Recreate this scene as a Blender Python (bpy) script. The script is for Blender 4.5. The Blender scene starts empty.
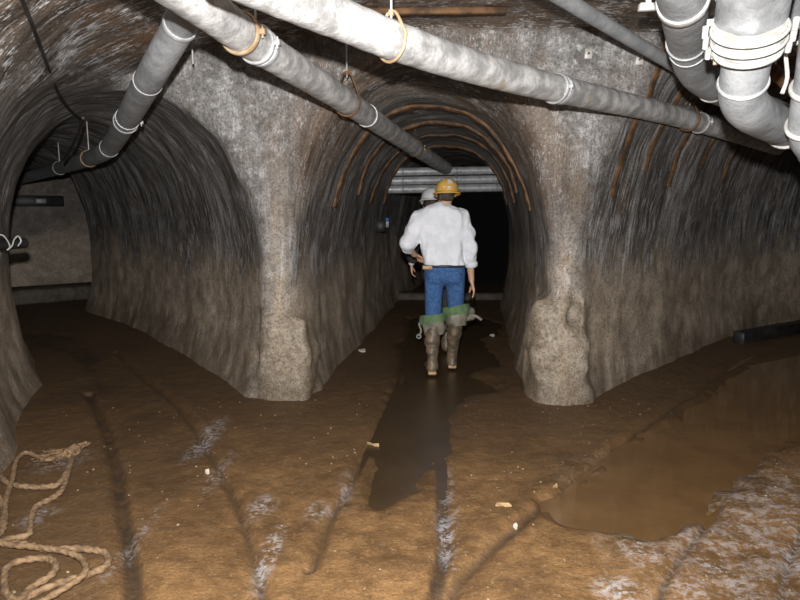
import bpy, math, random
import numpy as np
from mathutils import Vector
random.seed(4)
rng = np.random.default_rng(7)
C = bpy.context.scene.collection
S = bpy.context.scene

# ------------------------------------------------------------------ camera
F, CAMZ, PITCH = 622.0, 1.55, math.atan(90 / 622.0)
cp, sp = math.cos(PITCH), math.sin(PITCH)
CAM = np.array([0.0, 0.0, CAMZ])
def ray(px, py):
    a, b = (px - 400) / F, -(py - 300) / F
    return np.array([a, cp + b * sp, -sp + b * cp])
def at(px, py, D):            # a point seen at a pixel, at depth D along the optical axis
    return CAM + ray(px, py) * D
def aty(px, py, Y):           # same, at world distance Y
    r = ray(px, py); return CAM + r * (Y / r[1])
def fl(px, py, z=0.0):        # same, on the floor
    r = ray(px, py); return CAM + r * ((z - CAMZ) / r[2])
def pj(p):                    # world point to pixel (checking only)
    d = np.asarray(p) - CAM
    D = d[1] * cp - d[2] * sp
    return 400 + F * d[0] / D, 300 - F * (d[1] * sp + d[2] * cp) / D

cam = bpy.data.cameras.new('camera'); cam.sensor_width = 36; cam.lens = 36 * F / 800; cam.clip_start = 0.02
co = bpy.data.objects.new('camera', cam); C.objects.link(co)
co.location = CAM; co.rotation_euler = (math.pi / 2 - PITCH, 0, 0); S.camera = co

# ------------------------------------------------------------------ node helpers
class NT:
    def __init__(s, name, rough=0.6, spec=0.5):
        s.m = bpy.data.materials.new(name); s.m.use_nodes = True
        s.t = s.m.node_tree; s.b = s.t.nodes['Principled BSDF']
        s.b.inputs['Roughness'].default_value = rough
        s.b.inputs['Specular IOR Level'].default_value = spec
    def n(s, t): return s.t.nodes.new(t)
    def put(s, v, sock):
        if v is None: return
        if hasattr(v, 'is_output'): s.t.links.new(v, sock)
        elif isinstance(v, (tuple, list)) and len(v) == 3 and sock.type == 'RGBA': sock.default_value = (*v, 1)
        else: sock.default_value = v
    def attr(s, name, out='Vector'):
        a = s.n('ShaderNodeAttribute'); a.attribute_name = name; return a.outputs[out]
    def pos(s): return s.n('ShaderNodeNewGeometry').outputs['Position']
    def obj(s): return s.n('ShaderNodeTexCoord').outputs['Object']
    def scale(s, v, k):
        a = s.n('ShaderNodeVectorMath'); a.operation = 'MULTIPLY'; s.put(v, a.inputs[0]); a.inputs[1].default_value = k; return a.outputs[0]
    def noise(s, v, scale=1.0, detail=5.0, rough=0.6, dist=0.0):
        a = s.n('ShaderNodeTexNoise'); s.put(v, a.inputs['Vector'])
        a.inputs['Scale'].default_value = scale; a.inputs['Detail'].default_value = detail
        a.inputs['Roughness'].default_value = rough; a.inputs['Distortion'].default_value = dist
        return a.outputs[0]
    def math(s, op, a, b=0.0, clamp=False):
        m = s.n('ShaderNodeMath'); m.operation = op; m.use_clamp = clamp
        s.put(a, m.inputs[0]); s.put(b, m.inputs[1]); return m.outputs[0]
    def step(s, v, lo, hi, a=0.0, b=1.0):
        m = s.n('ShaderNodeMapRange'); m.interpolation_type = 'SMOOTHSTEP'
        s.put(v, m.inputs[0]); s.put(lo, m.inputs[1]); s.put(hi, m.inputs[2]); m.inputs[3].default_value = a; m.inputs[4].default_value = b
        return m.outputs[0]
    def mix(s, f, a, b):
        m = s.n('ShaderNodeMix'); m.data_type = 'RGBA'; m.clamp_factor = True
        s.put(f, m.inputs[0]); s.put(a, m.inputs[6]); s.put(b, m.inputs[7]); return m.outputs[2]
    def z(s, v=None):
        x = s.n('ShaderNodeSeparateXYZ'); s.put(v if v is not None else s.pos(), x.inputs[0]); return x.outputs[2]
    def sep(s, v):
        x = s.n('ShaderNodeSeparateXYZ'); s.put(v, x.inputs[0]); return x.outputs
    def bump(s, h, strength=0.3, dist=0.02):
        b = s.n('ShaderNodeBump'); b.inputs['Strength'].default_value = strength; b.inputs['Distance'].default_value = dist
        s.put(h, b.inputs['Height']); s.t.links.new(b.outputs[0], s.b.inputs['Normal'])
    def done(s, col, rough=None, metal=None):
        s.put(col, s.b.inputs['Base Color']); s.put(rough, s.b.inputs['Roughness']); s.put(metal, s.b.inputs['Metallic']); return s.m

def simple(name, c1, c2, scale=8.0, rough=0.6, bump=0.2, metal=0.0, lo=0.35, hi=0.65, spec=0.5, bscale=None):
    t = NT(name, rough, spec); o = t.obj(); n = t.noise(o, scale, 6)
    t.bump(t.noise(o, bscale or scale * 3, 4), bump, 0.01)
    return t.done(t.mix(t.step(n, lo, hi), c1, c2), None, metal)

# ------------------------------------------------------------------ mesh helpers
def vnoise(P, scale, seed=0):
    Q = np.asarray(P, dtype=np.float64) / scale + 1000.0
    I = np.floor(Q).astype(np.int64); f = Q - I; f = f * f * (3 - 2 * f)
    out = np.zeros(len(Q))
    for dx in (0, 1):
        for dy in (0, 1):
            for dz in (0, 1):
                h = ((I[:, 0] + dx) * 73856093) ^ ((I[:, 1] + dy) * 19349663) ^ ((I[:, 2] + dz) * 83492791) ^ (seed * 2654435761)
                h = (h ^ (h >> 13)) * 1274126177 & 0xFFFFFFFF
                h = ((h ^ (h >> 16)) & 0xFFFF) / 65535.0
                w = (f[:, 0] if dx else 1 - f[:, 0]) * (f[:, 1] if dy else 1 - f[:, 1]) * (f[:, 2] if dz else 1 - f[:, 2])
                out += w * h
    return out - 0.5

def make_mesh(name, V, Fa, mat, smooth=True):
    me = bpy.data.meshes.new(name)
    V = np.asarray(V, dtype=np.float32)
    if isinstance(Fa, np.ndarray):
        n = len(Fa); k = Fa.shape[1]
        me.vertices.add(len(V)); me.vertices.foreach_set('co', V.ravel())
        me.loops.add(n * k); me.loops.foreach_set('vertex_index', Fa.astype(np.int32).ravel())
        me.polygons.add(n); me.polygons.foreach_set('loop_start', np.arange(0, n * k, k, dtype=np.int32))
        me.update(calc_edges=True)
    else:
        me.from_pydata([tuple(map(float, v)) for v in V], [], Fa)
    me.polygons.foreach_set('use_smooth', np.full(len(me.polygons), smooth))
    if mat: me.materials.append(mat)
    me.update()
    return me

def link(name, me, parent=None, loc=None):
    o = bpy.data.objects.new(name, me); C.objects.link(o)
    if parent is not None: o.parent = parent
    if loc is not None: o.location = loc
    return o

def surface_nets(G, org, h, flip=False):
    s = G < 0
    nx, ny, nz = G.shape
    c = np.zeros((nx - 1, ny - 1, nz - 1), np.uint8)
    for dx in (0, 1):
        for dy in (0, 1):
            for dz in (0, 1):
                c += s[dx:nx - 1 + dx, dy:ny - 1 + dy, dz:nz - 1 + dz]
    idx = np.argwhere((c > 0) & (c < 8))
    lut = np.full(c.shape, -1, np.int32); lut[tuple(idx.T)] = np.arange(len(idx))
    acc = np.zeros((len(idx), 3)); cnt = np.zeros(len(idx))
    corner = [(i, j, k) for i in (0, 1) for j in (0, 1) for k in (0, 1)]
    for a in corner:
        for ax in range(3):
            if a[ax]: continue
            b = list(a); b[ax] = 1
            va = G[tuple((idx + a).T)].astype(np.float64); vb = G[tuple((idx + b).T)].astype(np.float64)
            m = (va < 0) != (vb < 0)
            t = np.where(m, va / np.where(m, va - vb, 1), 0)
            p = np.array(a, float)[None].repeat(len(idx), 0); p[:, ax] += t
            acc[m] += p[m]; cnt[m] += 1
    V = (idx + acc / np.maximum(cnt, 1)[:, None]) * h + np.asarray(org)
    faces = []
    for ax in range(3):
        u, v = (ax + 1) % 3, (ax + 2) % 3
        sl0 = [slice(None)] * 3; sl1 = [slice(None)] * 3
        sl0[ax] = slice(0, -1); sl1[ax] = slice(1, None)
        for q in (u, v):
            sl0[q] = slice(1, -1); sl1[q] = slice(1, -1)
        A = s[tuple(sl0)]; B = s[tuple(sl1)]
        e = np.argwhere(A != B)
        if not len(e): continue
        inside = A[tuple(e.T)]
        off = np.zeros(3, int); off[u] = 1; off[v] = 1
        e = e + off
        def cell(du, dv):
            k = e.copy(); k[:, u] += du; k[:, v] += dv
            return lut[tuple(k.T)]
        q = np.stack([cell(-1, -1), cell(0, -1), cell(0, 0), cell(-1, 0)], 1)
        q[~inside] = q[~inside][:, ::-1]
        faces.append(q)
    Q = np.concatenate(faces)
    if flip: Q = Q[:, ::-1]
    return V, Q

class MB:
    def __init__(s): s.V = []; s.F = []
    def add(s, V, Fs):
        o = len(s.V); s.V += [tuple(map(float, v)) for v in V]; s.F += [tuple(i + o for i in f) for f in Fs]; return s
    def tube(s, P, r, n=16, cap=True, twist=None):
        P = np.asarray(P, float); m = len(P); r = np.broadcast_to(np.asarray(r, float), (m,))
        T = np.gradient(P, axis=0); T /= np.linalg.norm(T, axis=1)[:, None] + 1e-12
        up = np.array([0, 0, 1.0]) if abs(T[0][2]) < 0.9 else np.array([1.0, 0, 0])
        V = []; L = 0
        for i in range(m):
            if i: L += np.linalg.norm(P[i] - P[i - 1])
            N = up - T[i] * up.dot(T[i]); N /= np.linalg.norm(N); up = N
            B = np.cross(T[i], N)
            for k in range(n):
                a = 2 * math.pi * k / n
                rr = r[i] * (1 + 0.22 * math.cos(3 * a - L * twist)) if twist else r[i]
                V.append(P[i] + rr * (math.cos(a) * N + math.sin(a) * B))
        Fs = [(i * n + k, i * n + (k + 1) % n, (i + 1) * n + (k + 1) % n, (i + 1) * n + k) for i in range(m - 1) for k in range(n)]
        if cap: Fs += [tuple(range(n))[::-1], tuple((m - 1) * n + k for k in range(n))]
        return s.add(V, Fs)
    def box(s, c, hx, ax=None, bev=0.15):
        # chamfered box: centre, half sizes, axes (3x3 rows)
        ax = np.eye(3) if ax is None else np.asarray(ax, float)
        hx = np.asarray(hx, float); b = bev * hx.min()
        V = []; idx = {}
        for sx in (-1, 1):
            for sy in (-1, 1):
                for sz in (-1, 1):
                    sg = np.array([sx, sy, sz])
                    for k in range(3):
                        l = sg * (hx - b); l[k] = sg[k] * hx[k]
                        idx[(sx, sy, sz, k)] = len(V); V.append(np.asarray(c) + l @ ax)
        Fs = []
        for k in range(3):
            u, v = (k + 1) % 3, (k + 2) % 3
            for sg in (-1, 1):
                f = []
                for (a, b_) in ((-1, -1), (1, -1), (1, 1), (-1, 1)):
                    q = [0, 0, 0]; q[k] = sg; q[u] = a; q[v] = b_; f.append(idx[(*q, k)])
                Fs.append(tuple(f if sg > 0 else f[::-1]))
            for a in (-1, 1):
                for b_ in (-1, 1):      # edge along k
                    f = []
                    for t, w in ((-1, u), (1, u), (1, v), (-1, v)):
                        q = [0, 0, 0]; q[k] = t; q[u] = a; q[v] = b_; f.append(idx[(*q, w)])
                    Fs.append(tuple(f if a * b_ < 0 else f[::-1]))
        for sx in (-1, 1):
            for sy in (-1, 1):
                for sz in (-1, 1):
                    f = [idx[(sx, sy, sz, k)] for k in range(3)]
                    Fs.append(tuple(f if sx * sy * sz > 0 else f[::-1]))
        return s.add(V, Fs)
    def ring(s, c, axis, R, r, n=28, m=8, sq=1.0):
        axis = np.asarray(axis, float); axis /= np.linalg.norm(axis)
        u = np.cross(axis, [0.0, 0, 1]);
        if np.linalg.norm(u) < 0.1: u = np.cross(axis, [1.0, 0, 0])
        u /= np.linalg.norm(u); v = np.cross(axis, u)
        V = []
        for i in range(n):
            a = 2 * math.pi * i / n; d = math.cos(a) * u + math.sin(a) * v
            for k in range(m):
                b = 2 * math.pi * k / m
                V.append(np.asarray(c) + d * (R + r * math.cos(b)) + axis * r * sq * math.sin(b))
        Fs = [(i * m + k, ((i + 1) % n) * m + k, ((i + 1) % n) * m + (k + 1) % m, i * m + (k + 1) % m) for i in range(n) for k in range(m)]
        return s.add(V, Fs)
    def lathe(s, prof, c, n=28, ax=None, noise=0.0, seed=0):
        # profile (r, z) turned around local z
        ax = np.eye(3) if ax is None else np.asarray(ax, float)
        m = len(prof); V = []
        for (r, z) in prof:
            for k in range(n):
                a = 2 * math.pi * k / n
                V.append(np.array([r * math.cos(a), r * math.sin(a), z]) @ ax + np.asarray(c))
        V = np.array(V)
        if noise: V = V + np.stack([vnoise(V, 0.06, seed + i) for i in range(3)], 1) * noise
        Fs = [(i * n + k, i * n + (k + 1) % n, (i + 1) * n + (k + 1) % n, (i + 1) * n + k) for i in range(m - 1) for k in range(n)]
        return s.add(V, Fs)
    def build(s, name, mat, parent=None, base=None, smooth=True):
        V = np.array(s.V)
        if parent is not None: o0 = np.array(parent['_o'])
        elif base is not None: o0 = np.asarray(base, float)
        else: o0 = np.array([(V[:, 0].min() + V[:, 0].max()) / 2, (V[:, 1].min() + V[:, 1].max()) / 2, V[:, 2].min()])
        me = make_mesh(name, V - o0, s.F, mat, smooth)
        o = link(name, me, parent, None if parent is not None else o0)
        o['_o'] = [float(q) for q in o0]
        if smooth:
            me.set_sharp_from_angle(angle=math.radians(50))
        return o

def tag(o, label, cat, group=None, kind=None):
    o['label'] = label; o['category'] = cat
    if group: o['group'] = group
    if kind: o['kind'] = kind
    return o
def thing(name, loc, label, cat, group=None):
    o = bpy.data.objects.new(name, None); C.objects.link(o); o.location = loc; o.empty_display_size = 0.1
    o['_o'] = [float(q) for q in loc]
    return tag(o, label, cat, group)

def spline(P, step=0.05, closed=False):
    P = np.asarray(P, float); Q = np.vstack([2 * P[0] - P[1], P, 2 * P[-1] - P[-2]]); out = []
    for i in range(1, len(Q) - 2):
        a, b, c, d = Q[i - 1], Q[i], Q[i + 1], Q[i + 2]
        n = max(2, int(np.linalg.norm(c - b) / step))
        for t in np.arange(n) / n:
            out.append(0.5 * ((2 * b) + (c - a) * t + (2 * a - 5 * b + 4 * c - d) * t * t + (3 * b - a - 3 * c + d) * t ** 3))
    out.append(P[-1]); return np.array(out)

# ------------------------------------------------------------------ the tunnels: one void, four bores
def path2(P): return spline([(x, y, 0) for x, y in P], 0.12)[:, :2]
PATHS = {
    'mid':   path2([(-0.05, 2.6), (0.18, 5.1), (0.50, 7.8), (0.85, 10.5), (1.6, 14.5)]),
    'left':  path2([(-1.15, 2.6), (-1.75, 4.1), (-2.68, 5.85), (-3.9, 7.5), (-5.45, 9.2), (-6.4, 10.3)]),
    'right': path2([(1.2, 2.9), (2.24, 4.17), (3.56, 5.55), (4.9, 6.9), (6.2, 7.8), (9.5, 9.2)]),
}
#        a, zc, b, n, flare a, flare b, s at mouth, flare length
SEC = {'mid': (0.98, 0.88, 1.60, 2.4, 0.05, 0.26, 2.42, 0.26),
       'left': (0.82, 0.95, 1.50, 2.25, 0.12, 0.04, 2.9, 0.7),
       'right': (1.10, 0.85, 1.95, 2.35, 0.0, 0.06, 2.1, 0.3)}
def pcoord(x, y, P):
    best = np.full(x.shape, 1e9); s = np.zeros(x.shape); u = np.zeros(x.shape); L = 0
    for i in range(len(P) - 1):
        a, d = P[i], P[i + 1] - P[i]; l = np.hypot(*d); d = d / l
        rx, ry = x - a[0], y - a[1]
        t = np.clip(rx * d[0] + ry * d[1], 0, l)
        qx, qy = rx - t * d[0], ry - t * d[1]
        dd = np.hypot(qx, qy); m = dd < best
        best = np.where(m, dd, best); s = np.where(m, L + t, s)
        u = np.where(m, np.where(rx * d[1] - ry * d[0] >= 0, dd, -dd), u)
        L += l
    return s, u
def section(u, z, a, zc, b, n):
    q = (np.abs(u) / a) ** n + (np.abs(z - zc) / b) ** n
    return (q ** (1 / n) - 1) * np.minimum(a, b)
def sec_at(k, s):
    a, zc, b, n, fa, fb, s0, Lf = SEC[k]
    e = np.exp(-np.maximum(s - s0, -0.12) / Lf)
    return a + fa * e, zc, b + fb * e, n
def smin(a, b, k):
    h = np.maximum(k - np.abs(a - b), 0) / k
    return np.minimum(a, b) - h * h * k / 4
CHX, CHA, CHZ, CHB = 0.62, 3.0, 0.9, 2.0
TL = np.array([-0.62, 0.785]); RC = np.array([-6.32, 10.22])
def comps(x, y, z, su=None):
    d = {}
    for k in PATHS:
        s, u = su[k] if su else pcoord(x, y, PATHS[k])
        a, zc, b, n = sec_at(k, s)
        d[k] = section(u, z, a, zc, b, n)
    d['side'] = section(x - CHX + .15 * np.clip((y - 3.6) / 1.4, 0, 1), z, CHA + .25 * np.clip((y - 3.6) / 1.4, 0, 1), CHZ, CHB, 3.5)
    d['end'] = np.maximum(y - (4.95 - 0.04 * x), -2.3 - y) + 0 * z
    rx, ry = x - RC[0], y - RC[1]
    al = rx * TL[0] + ry * TL[1]; la = rx * TL[1] - ry * TL[0]
    d['room'] = np.maximum(np.maximum(np.abs(al) - 1.25, np.abs(la) - 2.2), np.maximum(z - 2.25, -0.4 - z))
    return d
def plinths(x, y, z):
    def rb(cx, cy, cz, hx, hy, hz, r, ang=0.0):
        X = (x - cx) * math.cos(ang) + (y - cy) * math.sin(ang); Y = -(x - cx) * math.sin(ang) + (y - cy) * math.cos(ang)
        qx, qy, qz = np.abs(X) - hx + r, np.abs(Y) - hy + r, np.abs(z - cz) - hz + r
        return np.sqrt(np.maximum(qx, 0) ** 2 + np.maximum(qy, 0) ** 2 + np.maximum(qz, 0) ** 2) + np.minimum(np.maximum(qx, np.maximum(qy, qz)), 0) - r
    p = smin(rb(-0.94, 5.14, 0.1, 0.20, 0.20, 0.34, 0.07, -.1), rb(-0.95, 5.17, 0.5, 0.18, 0.19, 0.20, 0.06, .12), 0.10)
    p2 = smin(rb(1.31, 5.08, 0.1, 0.22, 0.25, 0.42, 0.08, .1), rb(1.29, 5.12, 0.62, 0.19, 0.24, 0.22, 0.07, -.12), 0.10)
    return np.minimum(p, p2)
def field(x, y, z, su=None):
    d = comps(x, y, z, su)
    ch = np.maximum(d['side'], d['end'])
    v = ch
    for k in ('mid', 'left', 'right'): v = smin(v, d[k], 0.07 if k == 'left' else 0.13)
    v = smin(v, d['room'], 0.08)
    v = -smin(-v, plinths(x, y, z), .08)
    hole = (np.sqrt(((x - 1.41) / 1.0) ** 2 + ((y - 4.90) / 1.3) ** 2 + ((z - 0.74) / 1.9) ** 2) - 0.085)
    return np.minimum(v, hole)
H = 0.045
gx = np.arange(-8.7, 8.6, H); gy = np.arange(-2.5, 13.6, H); gz = np.arange(-0.35, 3.15, H)
X2, Y2 = np.meshgrid(gx, gy, indexing='ij')
su = {k: tuple(q[:, :, None] for q in pcoord(X2, Y2, PATHS[k])) for k in PATHS}
G = field(X2[:, :, None], Y2[:, :, None], gz[None, None, :], su).astype(np.float32)
m = np.argwhere(np.abs(G) < 0.12)
Pm = np.stack([gx[m[:, 0]], gy[m[:, 1]], gz[m[:, 2]]], 1)
npl = np.clip(1 - np.abs(plinths(Pm[:, 0], Pm[:, 1], Pm[:, 2])) / .12, 0, 1)
nn = vnoise(Pm, 0.55, 1) * 0.050 + vnoise(Pm, 0.17, 2) * (0.024 + .06 * npl) + vnoise(Pm, .10, 3) * .05 * npl
G[tuple(m.T)] += nn.astype(np.float32)
RV, RF = surface_nets(G, (gx[0], gy[0], gz[0]), H, flip=True)
del G
from mathutils.bvhtree import BVHTree
BVH = BVHTree.FromPolygons(RV.tolist(), RF.tolist())
def solid_hit(p, d, lim=8.0):
    """from a point in the void to the lining"""
    d = Vector(d).normalized(); h = BVH.ray_cast(Vector(p), d, lim)
    return np.array(h[0]) if h[0] is not None else np.asarray(p, float) + np.array(d) * lim

# attributes for the lining material
dv = comps(RV[:, 0], RV[:, 1], RV[:, 2])
tn = np.stack([dv['mid'], dv['left'], dv['right'], dv['room']], 1); tmin = tn.min(1); tk = tn.argmin(1)
ch = np.maximum(dv['side'], dv['end'])
w_ch = 1 / (1 + np.exp(-np.clip((tmin - ch) / 0.055, -30, 30)))
w_end = 1 / (1 + np.exp(-np.clip((dv['end'] - dv['side']) / 0.03, -30, 30)))
bulk = w_ch * w_end; vault = w_ch * (1 - w_end)
flow = np.zeros((len(RV), 3))
for i, k in enumerate(('mid', 'left', 'right')):
    mk = tk == i; s, u = pcoord(RV[mk, 0], RV[mk, 1], PATHS[k])
    flow[mk] = np.stack([s, np.arctan2(RV[mk, 2] - 0.9, u) * 1.3, np.full(mk.sum(), i * 7.0)], 1)
mk = tk == 3; flow[mk] = np.stack([(RV[mk, 0] - RV[mk, 1]), RV[mk, 2], np.full(mk.sum(), 40.0)], 1)
mk = w_ch > 0.5; flow[mk] = np.stack([RV[mk, 1], np.arctan2(RV[mk, 2] - 0.6, RV[mk, 0] - CHX) * 2.2, np.full(mk.sum(), 50.0)], 1)
mk = bulk > 0.5; flow[mk] = np.stack([RV[mk, 0], RV[mk, 2], np.full(mk.sum(), 60.0)], 1)
pier = np.maximum(np.exp(-((RV[:, 0] + 0.94) / 0.11) ** 2), np.exp(-((RV[:, 0] - 1.31) / 0.13) ** 2)) * np.clip((2.1 - RV[:, 2]) / .9 + vnoise(RV, .25, 77) * 1.2, 0, 1) * bulk
plin = np.clip(1 - np.abs(plinths(RV[:, 0], RV[:, 1], RV[:, 2])) / 0.06, 0, 1)
leftness = (tk == 1) * (1 - w_ch)
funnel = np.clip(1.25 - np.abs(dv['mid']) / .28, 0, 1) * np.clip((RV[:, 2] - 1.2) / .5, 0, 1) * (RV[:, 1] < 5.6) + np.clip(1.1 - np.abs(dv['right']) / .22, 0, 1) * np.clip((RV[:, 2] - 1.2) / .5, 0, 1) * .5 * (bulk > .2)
ln = NT('tunnel_lining', 0.5)
Pp = ln.pos(); Fl = ln.attr('flow')
zone = ln.sep(ln.attr('zone')); zb = ln.sep(ln.attr('zone2'))
s1 = ln.noise(ln.scale(Fl, (6.0, 0.75, 1)), 1.0, 6, 0.62); s2 = ln.noise(ln.scale(Fl, (24.0, 1.6, 1)), 1.0, 5, 0.6)
s3 = ln.noise(ln.scale(Fl, (42.0, 5.0, 1)), 1.0, 4, 0.6)
pa = ln.noise(Pp, 1.4, 6, 0.65); fi = ln.noise(Pp, 16.0, 6, 0.7); mid_ = ln.noise(Pp, 5.0, 6, 0.7)
st = ln.math('ADD', ln.math('MULTIPLY', s1, 0.55), ln.math('MULTIPLY', s2, 0.45))
ct = ln.mix(ln.step(ln.math('ADD', ln.math('MULTIPLY', st, .7), ln.math('MULTIPLY', s3, .3)), 0.42, 0.64), (0.060, 0.054, 0.048), (0.46, 0.445, 0.43))
ct = ln.mix(ln.math('MULTIPLY', ln.step(pa, 0.46, 0.64), 0.75), ct, (0.115, 0.074, 0.044))
ct = ln.mix(ln.math('MULTIPLY', ln.step(ln.math('ADD', s3, ln.math('MULTIPLY', pa, 0.6)), 0.84, 0.96), 0.7), ct, (0.46, 0.47, 0.50))
ct = ln.mix(ln.math('MULTIPLY', zb[1], 0.20), ct, (0.050, 0.048, 0.046))
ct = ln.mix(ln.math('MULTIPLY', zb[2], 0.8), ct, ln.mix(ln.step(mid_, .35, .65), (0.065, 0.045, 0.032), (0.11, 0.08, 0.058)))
# silt left by high water
zz = ln.z(Pp)
hz = ln.math('ADD', zz, ln.math('MULTIPLY', ln.math('SUBTRACT', ln.math('ADD', s1, pa), 1.0), 1.1))
silt = ln.step(hz, 0.75, 1.30, 1.0, 0.0)
ct = ln.mix(ln.math('MULTIPLY', silt, 0.85), ct, ln.mix(ln.step(mid_, 0.3, 0.7), (0.25, 0.195, 0.14), (0.52, 0.42, 0.32)))
# bulkhead face
cb = ln.mix(ln.step(ln.math('ADD', ln.math('MULTIPLY', mid_, 0.5), ln.math('MULTIPLY', fi, 0.5)), 0.36, 0.66), (0.105, 0.097, 0.09), (0.42, 0.41, 0.40))
cb = ln.mix(ln.math('MULTIPLY', ln.step(pa, 0.50, 0.66), 0.4), cb, (0.15, 0.11, 0.075))
cb = ln.mix(ln.math('MULTIPLY', ln.step(fi, 0.58, 0.66), 0.6), cb, (0.62, 0.62, 0.62))
cb = ln.mix(ln.math('MULTIPLY', zone[2], ln.step(ln.math('ADD', s2, ln.math('MULTIPLY', fi, .5)), 0.55, 0.85)), cb, (0.36, 0.25, 0.14))
cb = ln.mix(ln.math('MULTIPLY', ln.step(mid_, .50, .60), ln.math('MULTIPLY', ln.step(s2, .5, .62), .55)), cb, (.62, .63, .66))
# vault
cv = ln.mix(ln.step(st, 0.40, 0.64), (0.036, 0.025, 0.017), (0.20, 0.14, 0.095))
cv = ln.mix(ln.math('MULTIPLY', ln.step(pa, .5, .64), .6), cv, (.20, .105, .045))
cv = ln.mix(ln.math('MULTIPLY', ln.step(ln.math('ADD', s3, ln.math('MULTIPLY', mid_, 0.7)), 0.92, 1.02), 0.9), cv, (0.62, 0.63, 0.65))
col = ln.mix(zone[0], ct, cb); col = ln.mix(zone[1], col, cv)
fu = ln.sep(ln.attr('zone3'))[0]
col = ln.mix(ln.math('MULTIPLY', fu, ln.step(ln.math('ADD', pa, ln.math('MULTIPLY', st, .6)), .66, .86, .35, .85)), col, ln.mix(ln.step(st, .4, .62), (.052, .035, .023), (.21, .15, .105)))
s4 = ln.noise(ln.scale(Fl, (95.0, 22.0, 1)), 1.0, 3, 0.6)
painted_glint = ln.step(ln.math('ADD', ln.math('MULTIPLY', s4, .6), ln.math('MULTIPLY', mid_, .5)), .60, .64)  # white dashes: specular glints of the upper lining painted into its colour
up_ = ln.step(zz, 1.3, 2.0)
col = ln.mix(ln.math('MULTIPLY', ln.math('MULTIPLY', painted_glint, up_), ln.math('ADD', ln.math('MULTIPLY', zone[1], .8), ln.math('ADD', ln.math('MULTIPLY', fu, .22), .10))), col, (.78, .79, .80))
pl = ln.mix(ln.step(fi, 0.35, 0.65), (0.19, 0.145, 0.095), (0.36, 0.30, 0.225))
col = ln.mix(ln.math('MULTIPLY', zb[0], 0.9), col, pl)
damp = ln.step(hz, 0.06, 0.34, 1.0, 0.0)
col = ln.mix(ln.math('MULTIPLY', damp, 0.55), col, (0.13, 0.092, 0.058))
gr = ln.noise(Pp, 55, 4, .75)
col = ln.mix(ln.math('MULTIPLY', ln.step(gr, .47, .62), .55), col, ln.mix(1.0, col, (.02, .016, .012)))
col = ln.mix(ln.math('MULTIPLY', ln.step(gr, .36, .30), .0), col, (.5, .5, .5))
rg = ln.math('ADD', 0.34, ln.math('MULTIPLY', mid_, 0.35))
ln.bump(ln.math('ADD', ln.math('ADD', ln.math('ADD', fi, ln.math('MULTIPLY', gr, .6)), ln.math('MULTIPLY', s2, 0.45)), ln.math('MULTIPLY', mid_, 1.2)), 0.55, 0.018)
M_lin = ln.done(col, rg)

fc = RV[RF].mean(1)
fb = bulk[RF].mean(1); fvt = vault[RF].mean(1); ftk = tk[RF[:, 0]]
keep = fc[:, 2] > -0.16
reg = np.where(ftk == 0, 0, np.where(ftk == 2, 2, 1))
reg = np.where(fb + fvt > 0.5, 3, reg)
reg = np.where((reg == 3) & (fvt > fb), 4, reg)
# side walls of the chamber belong to the left and right walls below the haunch
low = (reg == 4) & (fc[:, 2] < 1.7)
reg = np.where(low & (fc[:, 0] < CHX), 1, np.where(low, 2, reg))
names = ['wall_middle', 'wall_left', 'wall_right', 'wall_back', 'ceiling']
labs = ['dark lined walls and crown of the middle tunnel', 'dark curved lining of the left tunnel', 'streaked curved lining of the right tunnel',
        'grey concrete bulkhead and two piers between the tunnel mouths', 'rust brown vaulted roof of the junction chamber']
# vertex normals over the unsplit surface keep the joins invisible
full = make_mesh('tmp', RV, RF, None); VN = np.zeros(len(RV) * 3, np.float32); full.vertices.foreach_get('normal', VN); VN = VN.reshape(-1, 3); bpy.data.meshes.remove(full)
for i, nme in enumerate(names):
    f = RF[keep & (reg == i)]; us, inv = np.unique(f, return_inverse=True); f = inv.reshape(-1, 4)
    me = make_mesh(nme, RV[us], f, M_lin)
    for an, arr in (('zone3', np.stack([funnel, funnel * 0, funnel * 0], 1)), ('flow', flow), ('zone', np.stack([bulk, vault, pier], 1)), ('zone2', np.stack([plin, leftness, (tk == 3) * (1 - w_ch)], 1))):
        a = me.attributes.new(an, 'FLOAT_VECTOR', 'POINT'); a.data.foreach_set('vector', arr[us].astype(np.float32).ravel())
    me.normals_split_custom_set_from_vertices(VN[us].tolist())
    o = link(nme, me); o['kind'] = 'structure'; o['label'] = labs[i]

# ------------------------------------------------------------------ floor
def dist_poly(P, pts):
    best = np.full(len(P), 1e9); sgn = np.zeros(len(P))
    for a, b in zip(pts[:-1], pts[1:]):
        d = b - a; l2 = d @ d; r = P - a
        t = np.clip(r @ d / l2, 0, 1); q = r - t[:, None] * d; dd = np.hypot(q[:, 0], q[:, 1])
        m_ = dd < best; best = np.where(m_, dd, best); sgn = np.where(m_, np.sign(r[:, 0] * d[1] - r[:, 1] * d[0]), sgn)
    return best, sgn
def in_poly(P, poly):
    c = np.zeros(len(P), bool); n = len(poly)
    for i in range(n):
        a, b = poly[i], poly[(i + 1) % n]
        m_ = ((a[1] > P[:, 1]) != (b[1] > P[:, 1]))
        xx = (b[0] - a[0]) * (P[:, 1] - a[1]) / (b[1] - a[1] + 1e-12) + a[0]
        c ^= m_ & (P[:, 0] < xx)
    return c
def fpts(L, sp_=True):
    P = np.array([fl(x, y) for x, y in L])
    return (spline(P, 0.06) if sp_ else P)[:, :2]
def sdist(P, poly):
    d, _ = dist_poly(P, np.vstack([poly, poly[:1]])); return np.where(in_poly(P, poly), -d, d)
hx = 0.036
def grade(a, b, c, d, f, g): return np.r_[np.arange(a, b, g), np.arange(b, c, f), np.arange(c, d, g)]
fx = grade(-8.4, -3.2, 3.4, 8.4, .018, .06); fy = grade(-2.4, 2.1, 5.6, 13.4, .018, .05)
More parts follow.
